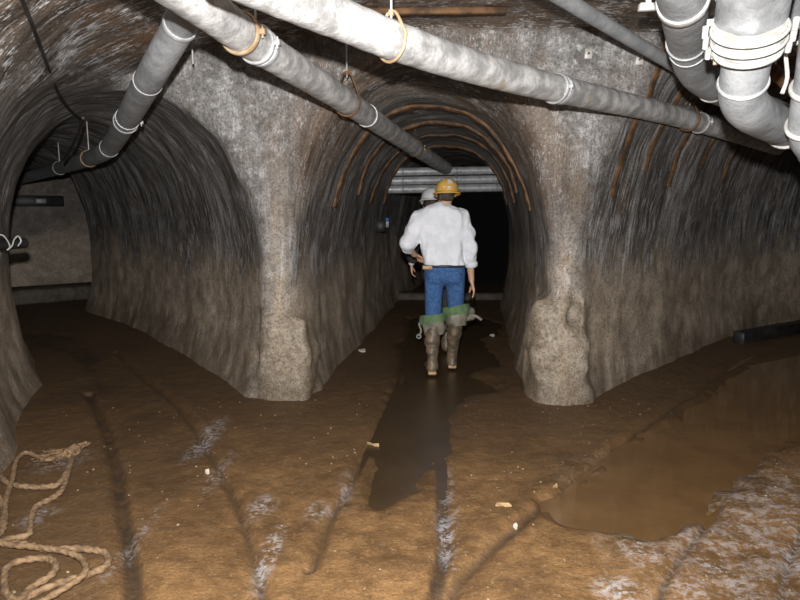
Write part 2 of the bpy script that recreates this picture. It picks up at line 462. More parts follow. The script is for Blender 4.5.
FX, FY = np.meshgrid(fx, fy, indexing='ij'); FP = np.stack([FX.ravel(), FY.ravel()], 1)
FP3 = np.c_[FP, np.zeros(len(FP))]
z = vnoise(FP3, 0.9, 5) * 0.022 + vnoise(FP3, 0.22, 6) * 0.008 + vnoise(FP3, 0.09, 8) * 0.005 + vnoise(FP3, 0.04, 18) * 0.005
near = (FP[:, 1] < 9) & (np.abs(FP[:, 0]) < 6)
wob = vnoise(FP3, 0.3, 9) * 0.12 + vnoise(FP3, 0.11, 10) * 0.06
LG = fpts([(88, 392), (100, 415), (112, 450), (122, 500), (130, 550), (134, 605)])
LR = fpts([(120, 352), (150, 378), (178, 402), (205, 435), (232, 480), (247, 512), (262, 555), (273, 605)])
ML = fpts([(414, 312), (402, 350), (390, 390), (372, 430), (347, 478), (325, 515), (306, 565)])
MR = fpts([(440, 330), (440, 385), (441, 430), (442, 480), (445, 535), (436, 600)])
RR = fpts([(760, 348), (725, 368), (650, 420), (580, 470), (520, 518), (472, 560), (438, 600)])
RK = fpts([(712, 505), (690, 535), (668, 562), (648, 602)]); RK2 = fpts([(800, 520), (786, 545), (775, 575), (772, 605)])
pale = np.zeros(len(FP)); wet = np.zeros(len(FP)); dark = np.zeros(len(FP))
for pts, up, grv, off, wd in ((LG, 0.0, 0.04, 0, 0.036), (LR, 0.012, 0.030, -1, 0.030), (ML, 0.012, 0.026, 1, 0.028), (MR, 0.005, 0.02, 0, 0.036), (RR, 0.014, 0.024, 1, 0.036), (RK, 0.006, 0.022, 1, 0.022), (RK2, 0.006, 0.022, 1, 0.022)):
    d, sg = dist_poly(FP, pts); d = np.where(near, d, 9)
    dd = d * sg + wob * 0.12
    if off == 0:
        z += np.where(np.abs(d) < 0.6, -grv * np.exp(-(dd / wd) ** 4), 0)
        dark = np.maximum(dark, 1.0 * np.exp(-(dd / wd) ** 8) * (np.abs(d) < 0.5))
    else:
        z += (up * np.exp(-((dd * off - 0.05) / 0.06) ** 2) - grv * np.exp(-((dd * off + 0.035) / (wd * 0.75)) ** 2)) * (np.abs(d) < 0.6)
        dark = np.maximum(dark, 0.95 * np.exp(-((dd * off + 0.035) / (wd * 0.6)) ** 2) * (np.abs(d) < 0.5))
def blob(px, py, rx, ry, arr, amp=1.0):
    c = fl(px, py); e = fl(px, py + 4); k = c[1] - e[1]
    r = np.hypot((FP[:, 0] - c[0]) / (rx * c[1] / F), (FP[:, 1] - c[1]) / (ry * k / 4.0)) + wob * 3.5
    arr[:] = np.maximum(arr, amp * np.clip((1.35 - r) * .8, 0, .8))
for b in ((207, 437, 11, 22), (262, 506, 14, 14), (267, 560, 10, 34), (318, 512, 14, 10), (446, 538, 9, 26), (445, 480, 8, 40, 0.6), (640, 552, 26, 20), (672, 533, 28, 12), (715, 566, 18, 14),
          (785, 555, 12, 34), (620, 592, 26, 14), (345, 490, 10, 20, .5), (730, 470, 34, 10, .55), (60, 460, 26, 10, 0.6), (40, 515, 18, 12, .6), (130, 545, 8, 40, .5), (735, 585, 22, 20, .6), (775, 500, 25, 8, .5), (690, 590, 30, 20, .55), (220, 470, 8, 18, .5)):
    blob(*b[:4], pale, b[4] if len(b) > 4 else 1.0)
for b in ((95, 372, 75, 34), (140, 425, 80, 36, 1.), (60, 398, 45, 34, 1.), (180, 455, 55, 28, .9), (165, 480, 40, 20, .8), (230, 400, 50, 22, .5), (80, 350, 60, 26, 1.0), (460, 400, 80, 24, .8), (430, 340, 60, 30, .8), (700, 370, 90, 22, .7), (620, 400, 60, 20, .5), (400, 480, 60, 20, .5), (100, 530, 50, 40, .5), (780, 400, 60, 30, .7)):
    blob(*b[:4], dark, b[4] if len(b) > 4 else 1.0)
dark = np.maximum(dark, np.clip((FP[:, 1] - 3.0) / 2.6 + wob * 1.5, 0, .8))  # darker with distance: wetter mud, plus flash falloff put into the colour
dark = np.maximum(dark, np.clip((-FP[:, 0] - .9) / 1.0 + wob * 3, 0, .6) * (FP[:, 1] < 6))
PUD_R = fpts([(545, 500), (600, 470), (700, 402), (770, 362), (830, 352), (860, 420), (775, 442), (738, 468), (722, 500), (685, 522), (655, 536), (610, 530), (560, 518), (545, 500)])[:-1]
PUD_M = fpts([(408, 318), (470, 316), (500, 326), (478, 342), (498, 362), (470, 372), (492, 388), (455, 402), (448, 432), (440, 452), (428, 458), (414, 474), (394, 490), (374, 500), (378, 480), (385, 440), (396, 392), (408, 318)])[:-1]
PUD_L = fpts([(20, 330), (70, 334), (98, 352), (112, 380), (96, 392), (78, 372), (60, 352), (20, 340), (20, 330)])[:-1]
for poly, dep in ((PUD_R, 0.06), (PUD_M, 0.05)):
    d = sdist(FP, poly) + wob * 1.1
    z -= dep * np.clip(0.5 - d / 0.16, 0, 1)
    wet = np.maximum(wet, np.clip(0.6 - d / 0.35, 0, 1))
rub = np.clip(1.4 - np.hypot((FP[:, 0] - 1.75) / 0.75, (FP[:, 1] - 3.0) / 0.75), 0, 1) * (FP[:, 0] > 0.9)
dL = sdist(FP, PUD_L) + wob * .6; dark = np.maximum(dark, np.clip(.6 - dL / .2, 0, 1)); z -= .02 * np.clip(.5 - dL / .15, 0, 1)
z += rub * (vnoise(FP3, 0.12, 21) * 0.011 + vnoise(FP3, 0.3, 22) * 0.016 + 0.010)
pale = np.maximum(pale, .55 * rub * (1 - wet))
nf, mf = len(fx), len(fy)
ii = np.arange(nf * mf).reshape(nf, mf)
FFc = np.stack([ii[:-1, :-1], ii[1:, :-1], ii[1:, 1:], ii[:-1, 1:]], -1).reshape(-1, 4)
# leave out floor well inside the rock
vf = field(FP[:, 0], FP[:, 1], np.full(len(FP), 0.05)) < 0.35
FFc = FFc[vf[FFc].all(1)]; us, inv = np.unique(FFc, return_inverse=True); FFc = inv.reshape(-1, 4)
fm = NT('wet_mud_floor', 0.5); Pf = fm.pos(); at_ = fm.sep(fm.attr('zone'))
n1 = fm.noise(Pf, 1.6, 6, 0.65); n2 = fm.noise(Pf, 9, 6, 0.7); n3 = fm.noise(Pf, 42, 5, 0.7)
nst = fm.noise(fm.scale(Pf, (7, 26, 1)), 1, 5, .65)
c = fm.mix(fm.step(fm.math('ADD', fm.math('MULTIPLY', n1, .5), fm.math('MULTIPLY', n2, .5)), 0.36, 0.64), (0.115, 0.060, 0.023), (0.285, 0.155, 0.060))
c = fm.mix(fm.math('MULTIPLY', fm.step(nst, 0.50, 0.68), 0.45), c, (0.10, 0.058, 0.026))
c = fm.mix(fm.math('MULTIPLY', fm.step(n3, 0.56, 0.68), 0.5), c, (0.36, 0.25, 0.13))
n5 = fm.noise(Pf, 70, 4, .75)
c = fm.mix(fm.math('MULTIPLY', fm.step(n5, .50, .64), .5), c, (.055, .032, .014))
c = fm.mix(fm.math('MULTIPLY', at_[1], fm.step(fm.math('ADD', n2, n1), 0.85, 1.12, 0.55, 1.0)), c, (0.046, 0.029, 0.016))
c = fm.mix(fm.math('MULTIPLY', at_[0], 0.6), c, (0.065, 0.040, 0.018))
c = fm.mix(fm.math('MULTIPLY', at_[2], fm.step(fm.math('ADD', fm.math('MULTIPLY', n2, .7), fm.math('MULTIPLY', n3, .9)), 0.74, 0.92)), c, (0.42, 0.41, 0.42))
rgh = fm.math('SUBTRACT', fm.math('ADD', 0.42, fm.math('MULTIPLY', n2, 0.3)), fm.math('MULTIPLY', at_[0], 0.22))
n4 = fm.noise(Pf, 130, 3, .7)
fm.bump(fm.math('ADD', fm.math('ADD', n3, fm.math('MULTIPLY', n4, .5)), fm.math('MULTIPLY', n2, .7)), 0.6, 0.014)
M_floor = fm.done(c, rgh)
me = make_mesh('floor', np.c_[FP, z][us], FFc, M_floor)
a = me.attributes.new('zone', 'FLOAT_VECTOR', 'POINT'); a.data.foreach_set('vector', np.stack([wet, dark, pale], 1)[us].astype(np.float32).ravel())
o = link('floor', me); o['kind'] = 'structure'; o['label'] = 'brown muddy floor with sunken rail grooves'
FZ = z.reshape(nf, mf)
def floor_z(x, y):
    return float(FZ[min(int(np.searchsorted(fx, x)), nf - 1), min(int(np.searchsorted(fy, y)), mf - 1)])

def water(name, poly, zl, mat, label):
    mn, mx = poly.min(0) - 0.1, poly.max(0) + 0.1; g = 0.05
    xs, ys = np.arange(mn[0], mx[0], g), np.arange(mn[1], mx[1], g)
    A, B = np.meshgrid(xs, ys, indexing='ij'); P = np.stack([A.ravel(), B.ravel()], 1)
    P3 = np.c_[P, np.zeros(len(P))]
    ok = sdist(P, poly) < 0.30
    ok &= field(P[:, 0], P[:, 1], np.full(len(P), 0.03)) < 0.1
    i2 = np.arange(len(P)).reshape(len(xs), len(ys))
    Q = np.stack([i2[:-1, :-1], i2[1:, :-1], i2[1:, 1:], i2[:-1, 1:]], -1).reshape(-1, 4); Q = Q[ok[Q].all(1)]
    us_, inv_ = np.unique(Q, return_inverse=True)
    me_ = make_mesh(name, np.c_[P, np.full(len(P), zl)][us_], inv_.reshape(-1, 4), mat)
    return tag(link(name, me_), label, 'puddle', None, 'stuff')
def water_mat(name, colr, rough=0.06):
    t = NT(name, rough, 0.5); p = t.pos(); n = t.noise(p, 3, 4)
    t.bump(t.noise(t.scale(p, (5, 9, 1)), 1, 2), 0.05, 0.01)
    return t.done(t.mix(t.step(n, .35, .65), colr, tuple(q * 1.25 for q in colr)))
water('puddle', PUD_R, -0.018, water_mat('silty_water', (0.120, 0.066, 0.027)), 'broad shallow brown puddle on the floor before the right tunnel')
water('puddle', PUD_M, -0.018, water_mat('dark_water', (0.050, 0.031, 0.015), .32), 'dark puddle under the walking man in the middle tunnel')

# ------------------------------------------------------------------ materials for things
def nrm(v): v = np.asarray(v, float); return v / np.linalg.norm(v)
def pipe_mat(name, c1, c2, stain, rough=0.5, metal=0.15, rings=60.0, stainlo=0.58):
    t = NT(name, rough); o = t.obj(); n = t.noise(o, 9, 6, .7); n2 = t.noise(o, 3.2, 5, .65); n3 = t.noise(o, 40, 4, .7)
    col = t.mix(t.step(n, .36, .66), c1, c2)
    col = t.mix(t.math('MULTIPLY', t.step(n2, stainlo, stainlo + .10), .7), col, stain)
    col = t.mix(t.math('MULTIPLY', t.step(n3, .62, .74), .5), col, tuple(q * .45 for q in c1))
    t.bump(t.math('ADD', t.noise(o, 14, 5, .7), t.math('MULTIPLY', n3, .5)), .45, .012)
    return t.done(col, None, metal)
M_lag = pipe_mat('crusted_pipe', (0.27, 0.265, 0.26), (0.60, 0.59, 0.58), (0.34, 0.25, 0.15), .5, .1)
M_pipe = pipe_mat('grey_pipe', (0.25, 0.26, 0.27), (0.36, 0.37, 0.38), (0.30, 0.25, 0.2), .45, .2, stainlo=.66)
M_dpipe = pipe_mat('dull_grey_pipe', (0.20, 0.205, 0.21), (0.32, 0.325, 0.335), (0.16, 0.12, 0.09), .5, .2, stainlo=.64)
M_fl = pipe_mat('flanged_pipe', (0.19, 0.195, 0.20), (0.33, 0.335, 0.345), (0.30, 0.25, 0.2), .4, .2, stainlo=.66)
M_galv = pipe_mat('galvanised_pipe', (0.36, 0.37, 0.38), (0.56, 0.57, 0.58), (0.30, 0.24, 0.18), .38, .25, stainlo=.64)
M_white = simple('white_painted_steel', (0.33, 0.32, 0.30), (0.55, 0.54, 0.52), 14, .45, .15)
M_rust = simple('rusted_steel', (0.055, 0.030, 0.015), (0.17, 0.085, 0.034), 11, .75, .4)
M_rust2 = simple('orange_rust', (0.27, 0.18, 0.10), (0.45, 0.34, 0.22), 14, .7, .3)
M_black = simple('black_rubber', (0.010, 0.010, 0.011), (0.028, 0.026, 0.025), 6, .5, .2)
M_rope = simple('hemp_rope', (0.13, 0.078, 0.038), (0.27, 0.17, 0.09), 30, .85, .5)
M_conc = simple('sill_concrete', (0.05, 0.040, 0.030), (0.10, 0.082, 0.062), 9, .7, .4)

def taper(L, diam):
    """[(px, py, width in px)] -> centre line of a pipe of that diameter"""
    return [at(x, y, F * diam / w) for x, y, w in L]
def tangent(P, i): 
    return P[min(i + 1, len(P) - 1)] - P[max(i - 1, 0)]
def nearest(P, px, py):
    q = np.array([pj(p) for p in P]); return int(np.argmin((q[:, 0] - px) ** 2 + (q[:, 1] - py) ** 2))

def pipe(L, diam, mat, label, group=None, wob_=0.0, step=0.04, name='pipe'):
    P = spline(taper(L, diam), step)
    mid = P[len(P) // 2]
    root = thing(name, P[0], label, 'pipe', group)
    r = np.full(len(P), diam / 2)
    if wob_: r = r * (1 + wob_ * (vnoise(np.c_[np.arange(len(P)) * 0.05, np.zeros(len(P)), np.zeros(len(P))], 0.07, len(L)) + 0.5 * np.sin(np.arange(len(P)) * 2.1)))
    b = MB().tube(P, r, 28); b.build('barrel', mat, root)
    return root, P, diam / 2
def clamp(root, P, r, px, py, mat, name='clamp', thick=0.008, sq=1.6, hang=None, rod=M_white):
    """a band round the pipe; hang=(mat) adds a rod up to the roof as its own part"""
    i = nearest(P, px, py); t = tangent(P, i); c = P[i]
    b = MB().ring(c, t, r + thick * .7, thick, 28, 8, sq)
    # lug and bolt at the side
    t = t / np.linalg.norm(t); sd = np.cross(t, [0, 0, 1.0]); sd /= np.linalg.norm(sd); up = np.cross(sd, t)
    b.box(c + sd * (r + .022), (.018, .012, .012), np.array([sd, t, up])); o = b.build(name, mat, root)
    bo = MB().tube([c + sd * (r + .026) - up * .028, c + sd * (r + .026) + up * .028], .005, 8)
    bo.build('bolt', M_white if mat is not M_rust2 else mat, o)
    if hang:
        p0 = c + up * (r + .004); p1 = solid_hit(p0, (0, 0, 1), 1.2) + np.array([0, 0, .03])
        MB().tube([p0, p1], .006, 8).build('hanger_rod', rod, root)
    return o
def coupling(root, P, r, px, py, w, mat, name='coupling', dr=0.008):
    i = nearest(P, px, py); t = tangent(P, i); t = t / np.linalg.norm(t); c = P[i]
    pr = [(r * .98, -w / 2), (r + dr * .7, -w / 2), (r + dr, -w / 2 + .006), (r + dr, w / 2 - .006), (r + dr * .7, w / 2), (r * .98, w / 2)]
    u = np.cross(t, [0, 0, 1.0]); u /= np.linalg.norm(u); v = np.cross(t, u)
    return MB().lathe(pr, c, 28, np.array([u, v, t])).build(name, mat, root)
def strap(root, P, r, px, py, mat, name='hanger_strap', w=0.014, gap=0.10):
    """a bent flat-bar loop round the pipe, closed above it and hung from the roof by a rod"""
    i = nearest(P, px, py); t = tangent(P, i); t = t / np.linalg.norm(t); c = P[i]
    sd = np.cross(t, [0, 0, 1.0]); sd /= np.linalg.norm(sd); up = np.array([0, 0, 1.0])
    R = r + .009; L = [c + sd * (R * math.sin(a)) - up * (R * math.cos(a)) for a in np.linspace(-1.75, 1.75, 26)]
    L = [c + sd * -.025 + up * (R + gap)] + L + [c + sd * .025 + up * (R + gap), c + sd * -.025 + up * (R + gap)]
    L = spline(L, .02); o = MB().tube(L, w * .5, 8).build(name, mat, root)
    top = solid_hit(c + up * (R + gap), up, 1.0) + up * .03
    MB().tube([c + up * (R + gap - .03), top], .005, 8).build('hanger_rod', M_white, o)
    MB().tube([c + up * (R + gap - .012), c + up * (R + gap + .012)], .012, 6).build('nut', mat, o)
    return o

# ---- pipe A: crusted, from the roof at the left into the middle tunnel
A_, PA, rA = pipe([(120, -52, 52), (206, 8, 41.6), (256, 44, 35), (338, 96, 25.5), (388, 130, 18.5), (424, 154, 14.5), (446, 168, 12)], .17, M_lag, 'crusted pale pipe slanting from top left into the middle tunnel crown', 'crusted overhead pipes', .025)
coupling(A_, PA, rA, 262, 45, .035, M_galv); coupling(A_, PA, rA, 366, 117, .05, M_galv)
o = clamp(A_, PA, rA, 240, 34, M_rust2, thick=.009, sq=2.2); o['label'] = 'orange rusted clamp ring'
clamp(A_, PA, rA, 254, 42, M_galv, hang=True)
strap(A_, PA, rA, 346, 103, M_rust)
clamp(A_, PA, rA, 415, 148, M_rust, hang=True, rod=M_rust)
# ---- pipe B: crusted, across the whole roof into the right tunnel
B_, PB, rB = pipe([(215, -35, 52), (345, 21, 40), (400, 43, 37), (470, 66, 32), (550, 87, 27), (667, 114, 20), (730, 132, 17.2), (778, 147, 15.5)], .16, M_lag, 'crusted white pipe crossing the whole roof into the right tunnel', 'crusted overhead pipes', .025)
coupling(B_, PB, rB, 560, 89, .05, M_galv);
strap(B_, PB, rB, 389, 39, M_rust2, gap=.02)
o = clamp(B_, PB, rB, 554, 88, M_galv); clamp(B_, PB, rB, 700, 124, M_galv)
strap(B_, PB, rB, 688, 120, M_rust, w=.02, gap=.06)
# ---- pipe C: grey, into the left tunnel
C_, PC, rC = pipe([(190, 4, 33.5), (180, 25, 31.5), (152, 74, 28), (129, 116, 22.5), (113, 143, 18.2), (104, 152, 17), (88, 159, 15), (50, 171, 11.5), (20, 179, 10)], .16, M_dpipe, 'grey pipe elbowing down from under the crusted pipe into the left tunnel')
coupling(C_, PC, rC, 180, 26, .03, M_galv, 'rim')
for px, py in ((148, 82), (128, 119), (109, 148)): coupling(C_, PC, rC, px, py, .012, M_galv, dr=.005)
clamp(C_, PC, rC, 126, 121, M_galv, thick=.006); clamp(C_, PC, rC, 90, 159, M_rust2, thick=.007, hang=True); clamp(C_, PC, rC, 60, 168, M_galv, thick=.006, hang=True)
# ---- pipe D: thin
D_, PD, rD = pipe([(520, -28, 17.5), (600, 21, 14.2), (660, 57, 12.2), (695, 78, 11.2)], .08, M_pipe, 'thin grey pipe slanting across the roof left of the pipe bends')
coupling(D_, PD, rD, 680, 69, .03, M_white, 'end_collar')
# ---- pipe E and F: the two big bends, top right
E_, PE, rE = pipe([(678, -30, 52), (683, 0, 46.5), (688, 42, 37.5), (693, 66, 33.5), (706, 81, 31), (738, 98, 27), (790, 118, 23)], .17, M_pipe, 'grey pipe bend left of the white flanged pipe at top right')
clamp(E_, PE, rE, 687, 40, M_galv, thick=.005); coupling(E_, PE, rE, 689, 49, .02, M_pipe, dr=.005); clamp(E_, PE, rE, 714, 86, M_white, thick=.005); coupling(E_, PE, rE, 683, 1, .05, M_white)
F_, PF, rF = pipe([(750, 30, 47), (747, 58, 45.5), (743, 82, 44), (742, 96, 42.5), (749, 109, 41), (768, 121, 37.5), (800, 134, 33), (840, 150, 29), (930, 178, 23), (1010, 196, 18)], .17, M_pipe, 'big flanged grey pipe elbowing right at top right')
wide = spline(taper([(761, -40, 72), (753.5, 0, 67.5), (748, 36, 64.5)], .235), .04)
o = MB().tube(wide, .1175, 32).build('wide_barrel', M_fl, F_)
for px, py, rr, tk_, nm in ((749.5, 28, .128, .007, 'flange'), (748.5, 39, .126, .007, 'flange'), (747.5, 50, .117, .010, 'flange')):
    i = nearest(wide, px, min(py, 46)); t = tangent(wide, i); c0 = at(px, py, 2.215 + (py - 36) * .0033)
    b = MB().ring(c0, t, rr - tk_, tk_, 36, 10, 1.0); b.lathe([(.07, -.008), (rr - .012, -.008), (rr - .012, .008), (.07, .008)], c0, 36, np.array([np.cross(nrm(t), nrm(np.cross(t, [0, 0, 1.0]))), nrm(np.cross(t, [0, 0, 1.0])), nrm(t)])); fo = b.build(nm, M_white, F_)
    t = t / np.linalg.norm(t); sd = np.cross(t, [0, 0, 1.0]); sd /= np.linalg.norm(sd)
    for s_ in (-1, 1):
        MB().tube([c0 - sd * (s_ * (rr + .012)) - t * .02, c0 - sd * (s_ * (rr + .012)) + t * .02], .011, 8).build('bolt', M_white, fo)
coupling(F_, PF, rF, 743, 80, .012, M_galv); clamp(F_, PF, rF, 786, 129, M_white, thick=.008)
# cradle rod between the two bends
rd = at(716, 62, 2.35); rt = solid_hit(at(711, 0, 2.35), (0, 0, 1), 1.0) + np.array([0, 0, .03])
hroot = thing('pipe_hanger', rd, 'white threaded rod hanger with clamps between the two pipe bends', 'hanger')
MB().tube([rd + [0, 0, -.01], np.array([rd[0], rd[1], rt[2]])], .011, 10).build('rod', M_rust2, hroot)
for dz in (.03, .14, .24):
    MB().tube([rd + [-.045, 0, dz], rd + [.05, -.03, dz]], .014, 8).build('clip', M_white, hroot)
    MB().tube([rd + [0, 0, dz - .02], rd + [0, 0, dz + .02]], .019, 6).build('nut', M_white, hroot)
# ---- pipe G: at the right edge, and rusty small one, and upper corner one
G_, PG, rG = pipe([(832, -20, 42), (826, 5, 40), (816, 70, 36), (807, 125, 33), (812, 146, 31.5), (835, 162, 29), (930, 190, 22), (1020, 206, 17)], .14, M_pipe, 'grey pipe at the right frame edge, steep, with white clamps')
for px, py in ((814, 84), (808, 128)): clamp(G_, PG, rG, px, py, M_white, thick=.009)
i = nearest(PG, 811, 82); gq = PG[i] - [.1, 0.02, 0]
MB().tube(spline([gq + [.03, 0, .14], gq + [-.03, 0, .10], gq + [-.02, 0, .0], gq + [-.035, 0, -.06]], .02), .008, 8).build('bracket', M_white, G_)
H_, PH, rH = pipe([(735, -55, 42), (790, 2, 38), (850, 60, 33), (960, 124, 26), (1060, 165, 20)], .16, M_dpipe, 'dull pipe slanting through the top right corner')
J_, PJ, rJ = pipe([(740, -12, 14), (775, 20, 13), (800, 46, 12), (850, 95, 10), (930, 150, 8)], .06, M_rust2, 'thin rusty pipe behind the flanged pipe at top right')
K_, PK, rK = pipe([(742, 40, 14), (775, 72, 12.5), (800, 98, 11.5), (830, 128, 10.5), (900, 165, 8.5)], .07, M_rust, 'thin brown pipe below the rusty one at the right frame edge')
for q, P_, r_ in ((H_, PH, rH), (J_, PJ, rJ), (K_, PK, rK)): clamp(q, P_, r_, 782, 40, M_galv, hang=True)
# white bracket left of the bends
bp = at(648, 5, 2.9); bt = solid_hit(bp, (0, 0, 1), 1.0)
bk = thing('roof_bracket', bp, 'short white bracket hanging from the roof left of the pipe bends', 'bracket')
MB().box((bp + bt) / 2 + [0, 0, .0], (.012, .012, (bt[2] - bp[2]) / 2 + .02)).build('stem', M_white, bk)
MB().box(bp + [0, 0, -.01], (.042, .02, .016)).build('foot', M_white, bk)

# ---- pipes at the far end of the middle tunnel
for k, (py, w, lab) in enumerate(((171, 8.6, 'topmost of three pale pipes crossing the middle tunnel'), (180, 9, 'middle one of three pale pipes crossing the middle tunnel'), (188.5, 9.2, 'lowest of three pale pipes crossing the middle tunnel'))):
    Y = 9.4; c0 = aty(445, py, Y); r = .060
    P = [np.array([x, Y + .08 * (x - c0[0]), c0[2] + .02 * (x - c0[0])]) for x in np.linspace(c0[0] - 1.3, c0[0] + 1.3, 40)]
    root = thing('cross_pipe', P[0], lab, 'pipe', 'pipes across the middle tunnel')
    MB().tube(P, r, 20).build('barrel', M_galv, root)
    for q in (10, 22, 31): coupling(root, np.array(P), r, *pj(P[q]), .03, M_pipe, 'band', .006)

# ---- steel ribs
def rib(k, s, label, grp, w=.05, th=.035, zmin=1.55, mat=M_rust, sides=(True, True), dz=0.0):
    P = PATHS[k]; seg = np.r_[0, np.cumsum(np.hypot(*np.diff(P, axis=0).T))]
    c = np.array([np.interp(s, seg, P[:, 0]), np.interp(s, seg, P[:, 1])]); c2 = np.array([np.interp(s + .05, seg, P[:, 0]), np.interp(s + .05, seg, P[:, 1])])
    d = (c2 - c) / np.hypot(*(c2 - c)); n = np.array([d[1], -d[0]])
    hub = np.array([c[0], c[1], 1.0]); V = []; rows = []
    for a in np.linspace(math.radians(18), math.radians(162), 60):
        dr = np.array([n[0] * math.cos(a), n[1] * math.cos(a), math.sin(a)])
        e = solid_hit(hub + dr * .6, dr, 2.0)
        if e[2] < zmin: continue
        if not sides[0] and a > math.pi / 2 + .5: continue
        rows.append((e, dr))
    t3 = np.array([d[0], d[1], 0]); V = []
    for j, (e, dr) in enumerate(rows):
        jit = .006 * math.sin(j * 1.7)
        for (x, y) in ((-w, .02), (-w, -th + jit), (-w * .35, -th - .012 + jit), (w * .35, -th - .012 + jit), (w, -th + jit), (w, .02)):
            V.append(e + t3 * x + dr * y)
    m_ = 6; Fs = [(i * m_ + q, i * m_ + (q + 1) % m_, (i + 1) * m_ + (q + 1) % m_, (i + 1) * m_ + q) for i in range(len(rows) - 1) for q in range(m_)]
    Fs += [tuple(range(m_)), tuple((len(rows) - 1) * m_ + q for q in range(m_))[::-1]]
    o = MB().add(V, Fs).build('steel_rib', mat)
    return tag(o, label, 'rib', grp)
ordn = ['nearest', 'second', 'third', 'fourth', 'fifth', 'sixth']
for i, s in enumerate((3.35, 4.35, 5.4, 6.6)):
    rib('mid', s, f'rusty steel arch rib in the middle tunnel crown, {ordn[i]} from its mouth', 'ribs of the middle tunnel', w=.05, th=.022, zmin=(1.55, 1.7, 1.6, 1.6)[i])
for i, s in enumerate((2.0, 2.5, 3.1, 3.8, 4.6)):
    rib('right', s, f'rusty steel arch rib in the right tunnel roof, {ordn[i]} from its mouth', 'ribs of the right tunnel', w=.042, th=.006, zmin=(1.62, 1.85, 1.75, 1.9, 1.8)[i])

# ---- roof fittings
def on_roof(px, py):
    return solid_hit(CAM + ray(px, py) * .8, ray(px, py), 12)
# black cable hanging down the left vault
L = [on_roof(x, y) + (CAM - on_roof(x, y)) * .012 for x, y in ((14, -22), (24, 4), (35, 32), (46, 62), (58, 92), (70, 110), (80, 119))]
cb = MB().tube(spline(L, .03), .011, 8)
tag(cb.build('cable', M_black), 'black cable hanging down the left side of the vaulted roof', 'cable')
L2 = [at(83, 118, 4.5), at(78, 134, 4.9), at(70, 150, 5.4), at(64, 160, 5.7)]
L2 = [p + 0 * p for p in L2]
tag(MB().tube(spline(L2, .03), .011, 8).build('cable', M_black), 'short black cable end dangling in the mouth of the left tunnel', 'cable')
# flat rusty bar across the roof
p0, p1 = on_roof(366, 9), on_roof(506, 8)
ax = p1 - p0; ln_ = np.linalg.norm(ax); ax = ax / ln_; sd = np.array([-ax[1], ax[0], 0]); sd /= np.linalg.norm(sd); up = np.cross(ax, sd)
tag(MB().box((p0 + p1) / 2 - [0, 0, .02], (ln_ / 2, .03, .02), np.array([ax, sd, up])).build('steel_bar', M_rust), 'flat rusty steel bar fixed across the roof above the white pipe', 'bar')
# thin rods
for px, y0, y1, D, lab in ((193, 48, 64, 4.2, 'thin white rod hanging beside the grey left pipe'),):
    b0 = at(px, y1, D); t0 = solid_hit(b0, (0, 0, 1), 1.5) + np.array([0, 0, .03])
    tag(MB().tube([b0, t0], .006, 8).build('hanger_rod', M_white), lab, 'rod')
# small square anchor plates on the bulkhead
for px, py, lab in ((588, 54, 'small white anchor plate on the bulkhead left of the thin pipe end'), (639, 60, 'small white anchor plate under the thin grey pipe')):
    p = on_roof(px, py); r = thing('anchor_plate', p, lab, 'plate', 'anchor plates on the bulkhead')
    MB().box(p - [0, .004, 0], (.028, .010, .036)).build('plate', M_white, r)
    MB().tube([p - [0, .03, 0], p + [0, .01, 0]], .009, 8).build('bolt', M_rust, r)
# bracket stub on the left wall
p = solid_hit(CAM + ray(6, 243) * 2, ray(6, 243), 8); q0 = at(-14, 245, np.linalg.norm(p - CAM) * .97)
root = thing('wall_pipe', p, 'black pipe stub wrapped with wire on the left tunnel wall', 'pipe')
dr = at(24, 243, 5.0) - at(-20, 246, 4.55)
P = [at(-20, 246, 4.5), at(24, 243, 4.95)]
MB().tube(P, .042, 14).build('barrel', M_black, root)
wv = [at(x, y, 4.5) for x, y in ((-6, 236), (2, 235), (7, 240), (10, 247), (7, 250), (12, 246), (14, 240), (18, 236), (21, 241), (18, 246))]
MB().tube(spline(wv, .01), .005, 6).build('wire', M_white, root)

# ---- things in the middle tunnel
p = solid_hit(CAM + ray(377, 226) * 4, ray(377, 226), 12)
root = thing('lamp_box', p, 'small black box on the left wall of the middle tunnel', 'box')
MB().box(p + [.05, -.04, 0], (.075, .08, .085)).build('housing', M_black, root)
MB().box(p + [.05, -.118, 0], (.055, .008, .065)).build('lid', M_black, root)
p = solid_hit(CAM + ray(386, 224) * 4, ray(386, 224), 14)
root = thing('wall_tag', p, 'blue and white tag on the left wall beside the black box', 'tag')
M_blue = simple('blue_plastic', (0.03, 0.10, 0.30), (0.05, 0.16, 0.42), 8, .5, .1)
MB().box(p + [.02, -.05, 0], (.025, .05, .05)).build('plate', M_white, root)
MB().box(p + [.02, -.06, .07], (.028, .05, .028)).build('cap', M_blue, root)
# low concrete sill across the middle tunnel
p = fl(447, 300); o = MB().box(p + [0, .15, .03], (1.4, .14, .085), None, .3).build('trim_1', M_conc); o['kind'] = 'structure'
# black beam at the foot of the right wall
p0, p1 = fl(742, 344), fl(815, 330)
ax = p1 - p0; l_ = np.linalg.norm(ax); ax /= l_; sd = np.array([-ax[1], ax[0], 0])
tag(MB().box((p0 + p1) / 2 + sd * .05 + [0, 0, .06], (l_ / 2, .07, .075), np.array([ax, sd, [0, 0, 1.0]])).build('timber_beam', M_black), 'long black beam lying at the foot of the right tunnel wall', 'beam')
